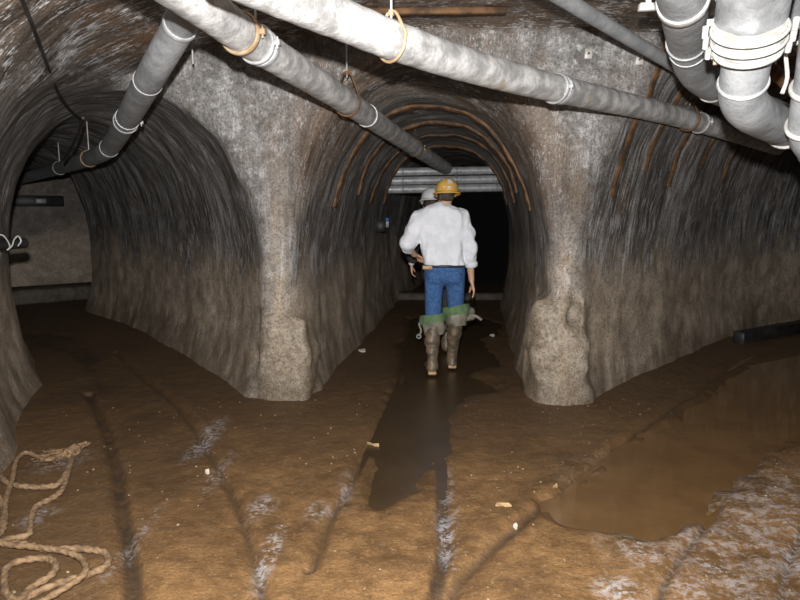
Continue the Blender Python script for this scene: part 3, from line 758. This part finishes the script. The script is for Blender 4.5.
# far panel in the chamber beyond the left tunnel
p = solid_hit(CAM + ray(33, 201) * 4, ray(33, 201), 15)
root = thing('wall_panel', p, 'dark panel with a pale plate high on the far wall beyond the left tunnel', 'panel')
ax3 = np.array([[TL[1], -TL[0], 0], [TL[0], TL[1], 0], [0, 0, 1.0]])
MB().box(p, (.5, .04, .10), ax3).build('board', M_black, root)
MB().box(p - np.r_[TL, 0] * .05 + ax3[0] * .12, (.08, .012, .04), ax3).build('plate', M_pipe, root)
pb = fl(40, 303); o = MB().box(pb + np.r_[TL, 0] * .3 + [0, 0, .1], (2.2, .3, .14), ax3, .2).build('trim_2', M_conc); o['kind'] = 'structure'

# ---- scraps on the floor
M_paper = simple('dirty_white_scrap', (0.34, 0.31, 0.26), (0.50, 0.47, 0.41), 20, .8, .3)
M_wood = simple('split_wood', (0.26, 0.17, 0.08), (0.42, 0.30, 0.15), 20, .8, .3)
def scrap(px, py, w, h, mat, label, cat, name, ang=0.0, th=.008):
    c0 = fl(px, py); zf = floor_z(c0[0], c0[1]); n = 9
    V = []; 
    for sgn in (1, -1):
        for k in range(n):
            a = 2 * math.pi * k / n; rr = .7 + .45 * random.random()
            x, y = w * rr * math.cos(a), h * rr * math.sin(a)
            V.append(c0 * [1, 1, 0] + [x * math.cos(ang) - y * math.sin(ang), x * math.sin(ang) + y * math.cos(ang), zf + .012 + sgn * th + .012 * math.sin(a * 2)])
    V2 = V[:n] + [v - np.array([0, 0, 2 * th]) for v in V[:n]]
    Fs = [tuple(range(n)), tuple(range(n, 2 * n))[::-1]] + [(k + n, (k + 1) % n + n, (k + 1) % n, k) for k in range(n)]
    return tag(MB().add(V2, Fs).build(name, mat, smooth=False), label, cat)
scrap(362, 351, .05, .04, M_paper, 'white paper scrap at the foot of the left pier inside the middle tunnel', 'scrap', 'paper_scrap')
scrap(492, 336, .03, .03, M_paper, 'tiny white scrap on the floor right of the walking man', 'scrap', 'paper_scrap')
scrap(207, 473, .013, .008, M_paper, 'tiny pale scrap beside the left curved rail groove', 'scrap', 'paper_scrap')
scrap(515, 527, .011, .008, M_paper, 'tiny pale scrap near the puddle edge, bottom centre right', 'scrap', 'paper_scrap')
scrap(374, 443, .05, .007, M_wood, 'short splinter of wood lying on the edge of the dark puddle', 'splinter', 'wood_splinter', -.5, .004)
scrap(503, 508, .05, .004, M_wood, 'thin straw coloured splinter left of the brown puddle', 'splinter', 'wood_splinter', -.2, .003)
scrap(555, 490, .02, .006, M_wood, 'pale chip lying on the curved ridge by the brown puddle', 'splinter', 'wood_splinter', .6, .004)

# grit: tiny stone chips nobody could count
gb = MB()
for k in range(420):
    x, y = random.uniform(-2.6, 3.2), random.uniform(2.3, 5.0); r_ = random.uniform(.002, .007)
    if field(np.array([x]), np.array([y]), np.array([.05]))[0] > -.05 or sdist(np.array([[x, y]]), PUD_R)[0] < .05 or sdist(np.array([[x, y]]), PUD_M)[0] < .05: continue
    gb.box((x, y, floor_z(x, y) + r_ * .3), (r_, r_ * random.uniform(.5, 1), r_ * .6), np.array([[math.cos(k), math.sin(k), .2], [-math.sin(k), math.cos(k), 0], [-.2, 0, 1]]), .5)
tag(gb.build('grit', simple('stone_chips', (.10, .06, .03), (.30, .22, .14), 3, .7, .1)), 'tiny stone chips scattered over the muddy floor', 'grit', None, 'stuff')
# ---- rope
def ropeline(L, lift=0.0):
    P = np.array([fl(x, y) for x, y in L]); P = spline(P, .012)
    zf = np.array([floor_z(p[0], p[1]) for p in P]); k = np.ones(9) / 9; zf = np.convolve(np.pad(zf, 4, 'edge'), k, 'valid')
    P[:, 2] = zf + .017 + lift + .012 * (1 + np.sin(np.arange(len(P)) * .045)) * .5
    return P
R1 = [(74, 452), (72, 466), (64, 482), (55, 490), (33, 491), (11, 488), (0, 479), (-12, 476), (-16, 488), (0, 501), (5.5, 516), (4, 534), (-4, 546), (4, 550), (22, 550), (51, 555), (81, 553), (103, 556), (109, 563), (104, 572), (84, 580), (59, 587), (37, 596), (20, 604), (8, 598), (5, 583), (9, 571), (26, 564), (48, 563), (57, 571), (51, 582), (33, 593), (20, 606), (-4, 614), (-16, 590), (-10, 556), (0, 547), (11, 543), (29, 538), (32, 523), (37, 510), (52, 502), (62, 494), (68, 479), (72, 462)]
R2 = [(68, 456), (48, 466), (29, 459), (18, 466), (13, 486), (7, 506), (4, 527), (-6, 543), (10, 552), (30, 554), (51, 557), (70, 561), (84, 569), (86, 582), (73, 593), (55, 604), (38, 614)]
rk = fl(73, 457); root = thing('rope', rk * [1, 1, 0], 'brown knotted rope lying in loops on the floor at bottom left', 'rope')
P1 = ropeline(R1); 
MB().tube(P1, .0145, 12, True, 2 * math.pi / .05).build('strand', M_rope, root)
MB().tube(ropeline(R2, .014), .013, 12, True, 2 * math.pi / .05).build('strand', M_rope, root)
th = np.linspace(0, 4 * math.pi, 90)
kn = np.array([rk + [.03 * math.cos(a * 1.5) * (1 + .3 * math.cos(a)), .045 * math.sin(a), .04 + .018 * math.sin(a * 1.5)] for a in th])
MB().tube(kn, .014, 10, True, 2 * math.pi / .05).build('knot', M_rope, root)
lp = spline([rk + [0, .03, .03], rk + [-.03, .11, .03], rk + [.01, .17, .03], rk + [.04, .12, .04], rk + [.01, .03, .04]], .012)
MB().tube(lp, .011, 10, True, 2 * math.pi / .05).build('loop', M_rope, root)
fb_ = MB()
for k in range(26):
    a = random.uniform(2.4, 4.4); l = random.uniform(.08, .24); s0 = rk + [random.uniform(-.03, .0), random.uniform(-.03, .03), .03]
    e = s0 + [l * math.cos(a), l * math.sin(a) * .6, -.015]
    fb_.tube(spline([s0, (s0 + e) / 2 + [0, random.uniform(-.03, .03), random.uniform(-.01, .02)], e], .03), .003, 5)
o = fb_.build('frayed_fibres', M_rope, root)

# ------------------------------------------------------------------ people
def cap_d(P, a, b, ra, rb):
    a, b = np.asarray(a, float), np.asarray(b, float); d = b - a; l2 = max(d @ d, 1e-9)
    t = np.clip((P - a) @ d / l2, 0, 1); return np.linalg.norm(P - a - t[..., None] * d, axis=-1) - (ra + (rb - ra) * t)
def ell_d(P, c, r):
    q = (P - np.asarray(c)) / np.asarray(r); k = np.linalg.norm(q, axis=-1)
    return (k - 1) * min(r)
def sdf_mesh(prims, h, clip=None, wrinkle=None):
    """prims: ('c', a, b, ra, rb, k) or ('e', c, r, k); smooth union, one closed surface"""
    lo, hi = [], []
    for p in prims:
        if p[0] == 'c':
            lo.append(np.minimum(np.array(p[1]) - p[3], np.array(p[2]) - p[4])); hi.append(np.maximum(np.array(p[1]) + p[3], np.array(p[2]) + p[4]))
        else: lo.append(np.array(p[1]) - p[2]); hi.append(np.array(p[1]) + p[2])
    lo = np.min(lo, 0) - .06; hi = np.max(hi, 0) + .06
    ax = [np.arange(lo[i], hi[i], h) for i in range(3)]
    G = np.full([len(a) for a in ax], 1.0, np.float32)
    for p, l, u in zip(prims, *[iter(z_) for z_ in ([np.minimum(np.array(p[1]) - p[3], np.array(p[2]) - p[4]) if p[0] == 'c' else np.array(p[1]) - p[2] for p in prims], [np.maximum(np.array(p[1]) + p[3], np.array(p[2]) + p[4]) if p[0] == 'c' else np.array(p[1]) + p[2] for p in prims])]):
        k = p[-1]; pad = max(k, .03) + h * 2
        sl = tuple(slice(max(0, int((l[i] - pad - lo[i]) / h)), min(len(ax[i]), int((u[i] + pad - lo[i]) / h) + 2)) for i in range(3))
        Q = np.stack(np.meshgrid(*[ax[i][sl[i]] for i in range(3)], indexing='ij'), -1)
        d = cap_d(Q, *p[1:5]) if p[0] == 'c' else ell_d(Q, p[1], p[2])
        g = G[sl]; G[sl] = smin(g, d.astype(np.float32), k)
    if clip or wrinkle:
        m_ = np.argwhere(np.abs(G) < .12); Q = np.stack([ax[i][m_[:, i]] for i in range(3)], 1); g = G[tuple(m_.T)]
        if wrinkle:
            for (sc, am, st_, sd_) in wrinkle: g = g + am * vnoise(Q * np.array(st_), sc, sd_)
        G[tuple(m_.T)] = g
        if clip:
            Q = np.stack(np.meshgrid(*ax, indexing='ij'), -1)
            for (pt, nr) in clip: G = np.maximum(G, ((Q - np.array(pt)) @ np.array(nr)).astype(np.float32))
    return surface_nets(G, lo, h)
def sdf_obj(name, prims, h, mat, parent, **kw):
    V, Q = sdf_mesh(prims, h, **kw)
    o = link(name, make_mesh(name, V - np.array(parent['_o']), Q, mat), parent); o['_o'] = list(parent['_o']); return o
def hand(w, d, pn, thumb, curl=0.35, sc=1.0):
    """wrist, finger direction, palm normal, thumb direction -> capsule list"""
    d, pn = nrm(d), nrm(pn); ac = nrm(np.asarray(thumb) - d * np.dot(thumb, d)); L = []
    pal = .088 * sc
    for q in (-.027, -.009, .010, .027):
        L.append(('c', w + ac * q * .6, w + d * pal + ac * q, .016 * sc, .0125 * sc, .012))
    for q, ln_ in zip((.029, .0105, -.009, -.028), (.070, .079, .073, .056)):
        p = w + d * pal + ac * q * sc; a = curl * .55
        for j, fr in enumerate((.45, .31, .24)):
            dirn = d * math.cos(a) + pn * math.sin(a); e = p + dirn * ln_ * fr * sc
            L.append(('c', p, e, (.0092 - .0008 * j) * sc, (.0086 - .001 * j) * sc, .003)); p = e; a += curl
    p = w + d * .022 + ac * .026 * sc; dirn = nrm(d * .72 + ac * .55 + pn * .35)
    for j, ln_ in enumerate((.042, .034, .026)):
        e = p + dirn * ln_ * sc; L.append(('c', p, e, (.0135 - .0018 * j) * sc, (.0118 - .0016 * j) * sc, .008)); p = e; dirn = nrm(dirn + d * .25 + pn * .15)
    return L

M_skin = simple('skin', (0.44, 0.25, 0.165), (0.52, 0.31, 0.21), 20, .5, .05)
M_hair = simple('dark_brown_hair', (0.020, 0.014, 0.010), (0.045, 0.030, 0.020), 60, .6, .5)
def cloth(name, c1, c2, sc, b):
    return simple(name, c1, c2, sc, .85, b, 0, .3, .7, .2)
M_shirt = cloth('white_cotton', (0.58, 0.60, 0.65), (0.72, 0.73, 0.77), 7, .35)
M_jean = cloth('blue_denim', (0.030, 0.075, 0.19), (0.060, 0.135, 0.30), 40, .3)
M_dark = cloth('dark_work_cloth', (0.022, 0.022, 0.024), (0.045, 0.043, 0.042), 14, .3)
M_boot = simple('muddy_rubber', (0.060, 0.045, 0.031), (0.16, 0.115, 0.070), 11, .5, .35)
M_sole = simple('tan_sole', (0.36, 0.24, 0.11), (0.46, 0.31, 0.15), 12, .6, .2)
M_lining = cloth('green_lining', (0.075, 0.13, 0.065), (0.12, 0.19, 0.095), 18, .2)
M_cuff = simple('grey_rubber', (0.12, 0.11, 0.085), (0.21, 0.19, 0.15), 10, .5, .3)
def hat_mat(name, c1, c2):
    return simple(name, c1, c2, 9, .35, .05)
M_yel = hat_mat('yellow_hard_hat', (0.44, 0.25, 0.050), (0.58, 0.35, 0.080)); M_whh = hat_mat('white_hard_hat', (0.42, 0.42, 0.42), (0.58, 0.58, 0.57))
M_eye = simple('eye_white', (.7, .7, .68), (.75, .75, .73), 5, .2, 0); M_lip = simple('lip', (.33, .13, .10), (.38, .16, .13), 20, .5, .1)

def hard_hat(root, c, mat, stickers, sc=1.0, tilt=0.0):
    """c: centre of the head band, front towards +y"""
    prof = [(.150, -.006), (.152, .0), (.135, .008), (.128, .012), (.126, .04), (.117, .075), (.098, .105), (.070, .126), (.035, .137), (.001, .140)]
    ct, st_ = math.cos(tilt), math.sin(tilt); ax = np.array([[.86, 0, 0], [0, ct, st_], [0, -st_, ct]]) * sc
    b = MB().lathe(prof, c, 36, ax)
    inner = [(r_ - .006 if r_ > .01 else r_, z_ - .005) for r_, z_ in prof]; 
    b.lathe(inner[::-1], c, 36, ax)
    o = b.build('hard_hat', mat, root)
    R = MB()
    for s_ in (-.028, 0, .028):
        L = [np.array([s_, (.127 if abs(s_) < .01 else .122) * math.cos(a) * .97, .02 + .122 * math.sin(a)]) @ ax + c for a in np.linspace(.25, 2.9, 24)]
        R.tube(L, .007 * sc, 8)
    R.build('ridge', mat, o)
    MB().tube([np.array([.15 * math.sin(a) * .9, .135 + .045 * math.cos(a), -.004]) @ ax + c for a in np.linspace(-1.0, 1.0, 14)], .009, 8).build('peak', mat, o)
    for (az, el, w_, h_) in stickers:
        rr = .129; V = []; n = 8
        for i in range(n):
            for j in range(n):
                u, v = az + w_ * (i / (n - 1) - .5), el + h_ * (j / (n - 1) - .5)
                rad = np.interp(v, [0, .248, .52, .777, 1.03, 1.306], [.1285, .130, .1348, .138, .1375, .134]) + .0025
                V.append(np.array([rad * math.cos(v) * math.sin(u), -rad * math.cos(v) * math.cos(u), .008 + rad * math.sin(v)]) @ ax + c)
        Fs = [(i * n + j, (i + 1) * n + j, (i + 1) * n + j + 1, i * n + j + 1) for i in range(n - 1) for j in range(n - 1)]
        MB().add(V, Fs).build('sticker', M_white, o)
    return o

def person(root, J, coat, legs, hat, stickers, hands, hem, rolled, hat_c, hat_tilt=0.0, h=.0075):
    j = J
    mid = lambda a, b, t: np.asarray(a) * (1 - t) + np.asarray(b) * t
    X = np.array([1.0, 0, 0]); Yv = np.array([0, 1.0, 0]); Z = np.array([0, 0, 1.0])
    hd = j['head']; B = [('e', hd + [0, -.005, .03], np.array([.076, .096, .105]), .02), ('e', hd + [0, .03, -.045], np.array([.058, .070, .075]), .03),
         ('c', hd + [0, .105, .0], hd + [0, .122, -.025], .009, .014, .012), ('e', hd + [0, .075, -.095], np.array([.026, .024, .02]), .02),
         ('e', hd + [-.078, .0, .0], np.array([.012, .022, .034]), .008), ('e', hd + [.078, .0, .0], np.array([.012, .022, .034]), .008),
         ('c', hd + [-.03, .085, .018], hd + [.03, .085, .018], .012, .012, .012),
         ('c', hd + [0, -.01, -.06], j['neck'], .056, .062, .03)]
    for y_, wid, r in ((0.14, .10, .075), (.45, .10, .085), (.8, .09, .085), (1.0, .085, .092)):
        c = mid(j['neck'], j['pelvis'], y_); B.append(('c', c - X * (wid - .02), c + X * (wid - .02), r, r, .08))
    for s in 'LR':
        B += [('c', j['sh' + s], j['el' + s], .052, .042, .05), ('c', j['el' + s], j['wr' + s], .042, .027, .03)]
        B += [('c', j['hip' + s], j['kn' + s], .085, .055, .06), ('c', j['kn' + s], j['an' + s], .055, .038, .03), ('c', j['an' + s] + [0, 0, -.03], j['an' + s] + [0, .15, -.055], .038, .03, .03)]
    for hnd in hands: B += hand(*hnd)
    body = sdf_obj('body', B, h, M_skin, root)
    for sx in (-1, 1):
        MB().lathe([(.0001, -.011), (.007, -.008), (.011, 0), (.007, .008), (.0001, .011)], hd + [sx * .03, .088, .004], 12).build('eye', M_eye, body)
    MB().tube(spline([hd + [-.024, .088, -.062], hd + [0, .098, -.060], hd + [.024, .088, -.062]], .008), .005, 8).build('mouth', M_lip, body)
    sdf_obj('hair', [('e', hd + [0, -.022, .022], np.array([.084, .092, .098]), .02), ('c', hd + [-.045, -.068, -.035], hd + [.045, -.068, -.035], .026, .026, .03), ('c', hd + [-.076, -.01, .0], hd + [-.074, .015, -.02], .012, .008, .01), ('c', hd + [.076, -.01, .0], hd + [.074, .015, -.02], .012, .008, .01)], .006, M_hair, root, wrinkle=[(.02, .012, (1, 1, .3), 3)])
    # top
    T = []
    for t, wid, r in j['torso']:
        c = mid(j['neck'], j['pelvis'], t) ; T.append(('c', c - X * (wid - r), c + X * (wid - r), r, r, .07))
    T.append(('c', j['neck'] + [0, 0, -.02], mid(j['neck'], j['shL'], .8), .055, .07, .06)); T.append(('c', j['neck'] + [0, 0, -.02], mid(j['neck'], j['shR'], .8), .055, .07, .06))
    for s in 'LR':
        T.append(('c', j['sh' + s], mid(j['sh' + s], j['el' + s], .55), .080, .078, .05)); T.append(('c', mid(j['sh' + s], j['el' + s], .55), j['el' + s], .078, .072, .03))
        T.append(('c', j['el' + s], j['cu' + s], .072, .058, .03))
    top = sdf_obj(coat[0], T, h, coat[1], root, clip=[((0, 0, hem), (0, 0, -1))], wrinkle=[(.09, .040, (1, 1, .45), 11), (.035, .014, (1, 1, .6), 12)])
    # collar
    MB().ring(j['neck'] + [0, 0, .022], (0, -.25, 1), .066, .016, 28, 8, 1.7).build('collar', coat[1], top)
    for s in 'LR':
        ax_ = j['wr' + s] - j['el' + s]
        MB().ring(j['cu' + s], ax_, .049, .015 if rolled else .009, 24, 8, 1.9).build('cuff', coat[1], top)
    # trousers
    Tr = [('c', j['pelvis'] + [-.06, 0, .06], j['pelvis'] + [.06, 0, .06], .118, .118, .05), ('c', j['pelvis'] + [-.065, -.025, -.035], j['pelvis'] + [.065, -.025, -.035], .108, .108, .05)]
    for s in 'LR': Tr += [('c', j['hip' + s], j['kn' + s], .098, .074, .035), ('c', j['kn' + s], mid(j['kn' + s], j['an' + s], .5), .070, .056, .03)]
    tr = sdf_obj(legs[0], Tr, h, legs[1], root, clip=[((0, 0, j['waist']), (0, 0, 1))], wrinkle=[(.06, .010, (1, 1, .5), 15)])
    hard_hat(root, hat_c, hat, stickers, 1.0, hat_tilt)
    return body, top, tr

# the man in the white shirt
fL, fR = fl(432, 374), fl(452, 368)
Ym = (fL[1] + fR[1]) / 2 - .02
def m(px, py, dy=0.0): return aty(px, py, Ym + dy)
base = np.array([(fL[0] + fR[0]) / 2, Ym, 0.0])
man = thing('person', base, 'person in white shirt, jeans and yellow hard hat walking away down the middle tunnel', 'person')
J = dict(head=m(445.5, 194, .05), neck=m(443, 209, .02), pelvis=m(444, 270), shL=m(420.5, 219, .01), shR=m(461, 219.5, .01),
         elL=m(406.5, 243, -.02), wrL=m(414, 254.5, .13), cuL=m(408, 247.5, .05), elR=m(469, 248, -.03), wrR=m(471.5, 280, .03), cuR=m(471, 264, -.0),
         hipL=m(434.5, 273), hipR=m(454.5, 273), knL=m(433, 322, .03), knR=m(456, 314, .08),
         anL=np.array([fL[0], fL[1] + .0, .10]), anR=np.array([fR[0], fR[1] + .02, .12]),
         waist=m(444, 262.5)[2], torso=[(.14, .185, .100), (.38, .205, .118), (.65, .205, .128), (.93, .205, .14), (1.1, .205, .14)])
hndR = (J['wrR'] + [0.002, 0, -.012], m(475, 296, .0) - J['wrR'], (-1, .15, 0), (0.05, 1, 0), .28, 1.0)
hndL = (J['wrL'] + [.006, .012, -.004], np.array([.45, .75, -.30]), (.3, .1, -1), (.6, -.6, .1), .95, .95)
body, shirt, jeans = person(man, J, ('shirt', M_shirt), ('jeans', M_jean), M_yel, [(.22, .72, .50, .42), (-.6, .95, .42, .30), (.12, .25, .30, .16), (-.32, .3, .2, .12), (.75, .4, .2, .14)], [hndR, hndL], m(444, 264.5)[2], True, m(447, 193.5, .02), -.10)
# belt and the tool on it
c0 = m(444, 265.5); n = 40
bl = MB(); bl.tube([c0 + [.192 * math.cos(a), .136 * math.sin(a), .004 * math.sin(3 * a)] for a in np.linspace(0, 2 * math.pi, n)], .012, 8, False)
o = bl.build('belt', M_black, man)
MB().box(m(427.5, 267.5, -.135), (.045, .012, .017), None, .3).build('belt_tag', M_sole, o)
# back pockets
for px in (435, 454):
    c0 = m(px, 277, -.135); MB().box(c0, (.055, .012, .055), None, .4).build('pocket', M_jean, jeans)
# boots with the tops folded down
for s, fo, kx, flare, tilt in (('L', fL, -1, .045, .10), ('R', fR, 1, .06, -.16)):
    kn, an = J['kn' + s], J['an' + s]
    Bt = [('c', kn + [0, 0, .02], kn * .55 + an * .45, .086, .070, .03), ('c', kn * .55 + an * .45, an, .070, .047, .03), ('c', an, np.array([an[0], an[1], .055]), .054, .050, .02),
          ('c', np.array([an[0], an[1] - .02, .05]), np.array([an[0] + kx * .025, an[1] + .19, .045]), .047, .042, .03)]
    bt = sdf_obj('boot', Bt, .0075, M_boot, man, clip=[((0, 0, .004), (0, 0, -1)), (kn + [0, 0, .06], (0, 0, 1))], wrinkle=[(.035, .014, (.4, .4, 1), 31), (.1, .01, (1, 1, 1), 32)])
    MB().box(np.array([an[0], an[1] - .045, .022]), (.040, .022, .018), None, .5).build('heel', M_sole, bt)
    ax_ = np.array([[1, 0, -tilt * kx], [0, 1, -.12], [tilt * kx, .12, 1.0]])
    c0 = kn + [0, 0, -.01]
    pr = [(.080, -.11), (.093, -.105), (.104, -.06), (.112, -.02), (.116, .008), (.108, .012)]
    cf = MB().lathe(pr, c0, 30, ax_, .05, 41).build('boot_cuff', M_cuff, bt)
    cf['label'] = 'folded down grey boot top'
    pr2 = [(.110, .004), (.122, .004), (.124 + flare * .2, .045), (.116 + flare * .2, .085), (.100, .082), (.088, .04), (.084, .0)]
    li = MB().lathe(pr2, c0 + [0, -.002, .002], 30, ax_, .03, 41).build('boot_lining', M_lining, bt); li['label'] = 'green boot lining'
    if s == 'R':
        fp = [c0 + q for q in ([.05, .02, .07], [.10, .03, .075], [.155, .06, .03], [.165, .08, -.03], [.12, .07, -.05])]
        sdf_obj('boot_flap', [('c', a_, b_, .028, .026, .03) for a_, b_ in zip(fp[:-1], fp[1:])], .008, M_cuff, bt)
        stp = spline([c0 + [.14, .06, -.01], c0 + [.20, .05, -.02], c0 + [.255, .04, -.055]], .02)
        MB().tube(stp, [.016] * len(stp), 8).build('strap', M_cuff, bt)
    else:
        stp = spline([c0 + [-.09, -.01, .03], c0 + [-.135, -.02, .0], c0 + [-.115, -.03, -.07], c0 + [-.135, -.03, -.12]], .02)
        MB().tube(stp, .011, 8).build('strap', M_cuff, bt)
        MB().ring(c0 + [-.137, -.03, -.125], (0, 1, .2), .02, .006, 14, 6).build('buckle', M_pipe, bt)

# the companion half hidden in front of him
Y2_ = Ym + .95
def m2(px, py, dy=0.0): return aty(px, py, Y2_ + dy)
b2 = np.array([m2(437, 300)[0], Y2_, 0.0])
pal = thing('person', b2, 'person in white hard hat and dark clothes mostly hidden behind the white shirted person', 'person')
hd = m2(431, 205, .03)
J2 = dict(head=hd, neck=m2(433, 219, .01), pelvis=m2(438, 270), shL=m2(418, 228), shR=m2(451, 228), elL=m2(412, 249, -.02), wrL=m2(411.5, 263.5, .02), cuL=m2(411.7, 258, .0),
          elR=m2(455, 249, -.02), wrR=m2(453, 266, .10), cuR=m2(454, 260, .06), hipL=m2(431.5, 274), hipR=m2(445.5, 274), knL=m2(434, 314, .05), knR=m2(446, 312, .0),
          anL=np.array([m2(434, 350)[0], Y2_ + .05, .09]), anR=np.array([m2(446, 350)[0], Y2_ - .08, .09]), waist=m2(438, 262)[2],
          torso=[(.14, .17, .10), (.4, .185, .11), (.7, .175, .115), (1.0, .17, .115)])
h2 = (J2['wrL'] + [0, 0, -.01], (.05, .1, -1), (1, .1, 0), (0, 1, 0), .45, .95)
h2r = (J2['wrR'] + [0, .01, -.01], (.0, .4, -1), (-1, .1, 0), (0, 1, .3), .45, .95)
bd2, jk, tr2 = person(pal, J2, ('jacket', M_dark), ('trousers', M_dark), M_whh, [], [h2, h2r], m2(438, 267)[2], False, hd + [0, -.01, .045], -.15, h=.009)
MB().ring(J2['wrL'] + [0, 0, .0], J2['wrL'] - J2['elL'], .029, .006, 20, 8, 1.8).build('wristwatch', M_galv, pal)
for s in 'LR':
    an = J2['an' + s]; kn = J2['kn' + s]
    sdf_obj('boot', [('c', kn * .75 + an * .25, an, .066, .055, .03), ('c', an, np.array([an[0], an[1], .055]), .055, .05, .02), ('c', np.array([an[0], an[1] - .02, .05]), np.array([an[0], an[1] + .18, .045]), .047, .042, .03)], .009, M_boot, pal, clip=[((0, 0, .004), (0, 0, -1))])

# ------------------------------------------------------------------ light: the photographer's flash just above the lens
L = bpy.data.lights.new('flash', 'SPOT'); L.energy = 1250; L.spot_size = math.radians(115); L.spot_blend = 0.6; L.shadow_soft_size = .025; L.color = (1.0, .98, .96)
lo = bpy.data.objects.new('flash', L); C.objects.link(lo); lo.location = (-0.02, 0.02, CAMZ + .20); lo.rotation_euler = (math.radians(86), 0, 0)
w = bpy.data.worlds.new('world'); S.world = w; w.use_nodes = True
w.node_tree.nodes['Background'].inputs[0].default_value = (0.01, 0.01, 0.01, 1); w.node_tree.nodes['Background'].inputs[1].default_value = 0.2
S.view_settings.view_transform = 'Standard'; S.view_settings.look = 'None'; S.view_settings.gamma = 1; S.view_settings.use_curve_mapping = False
S.view_settings.exposure = 0.0
for o in bpy.data.objects:
    if '_o' in o: del o['_o']
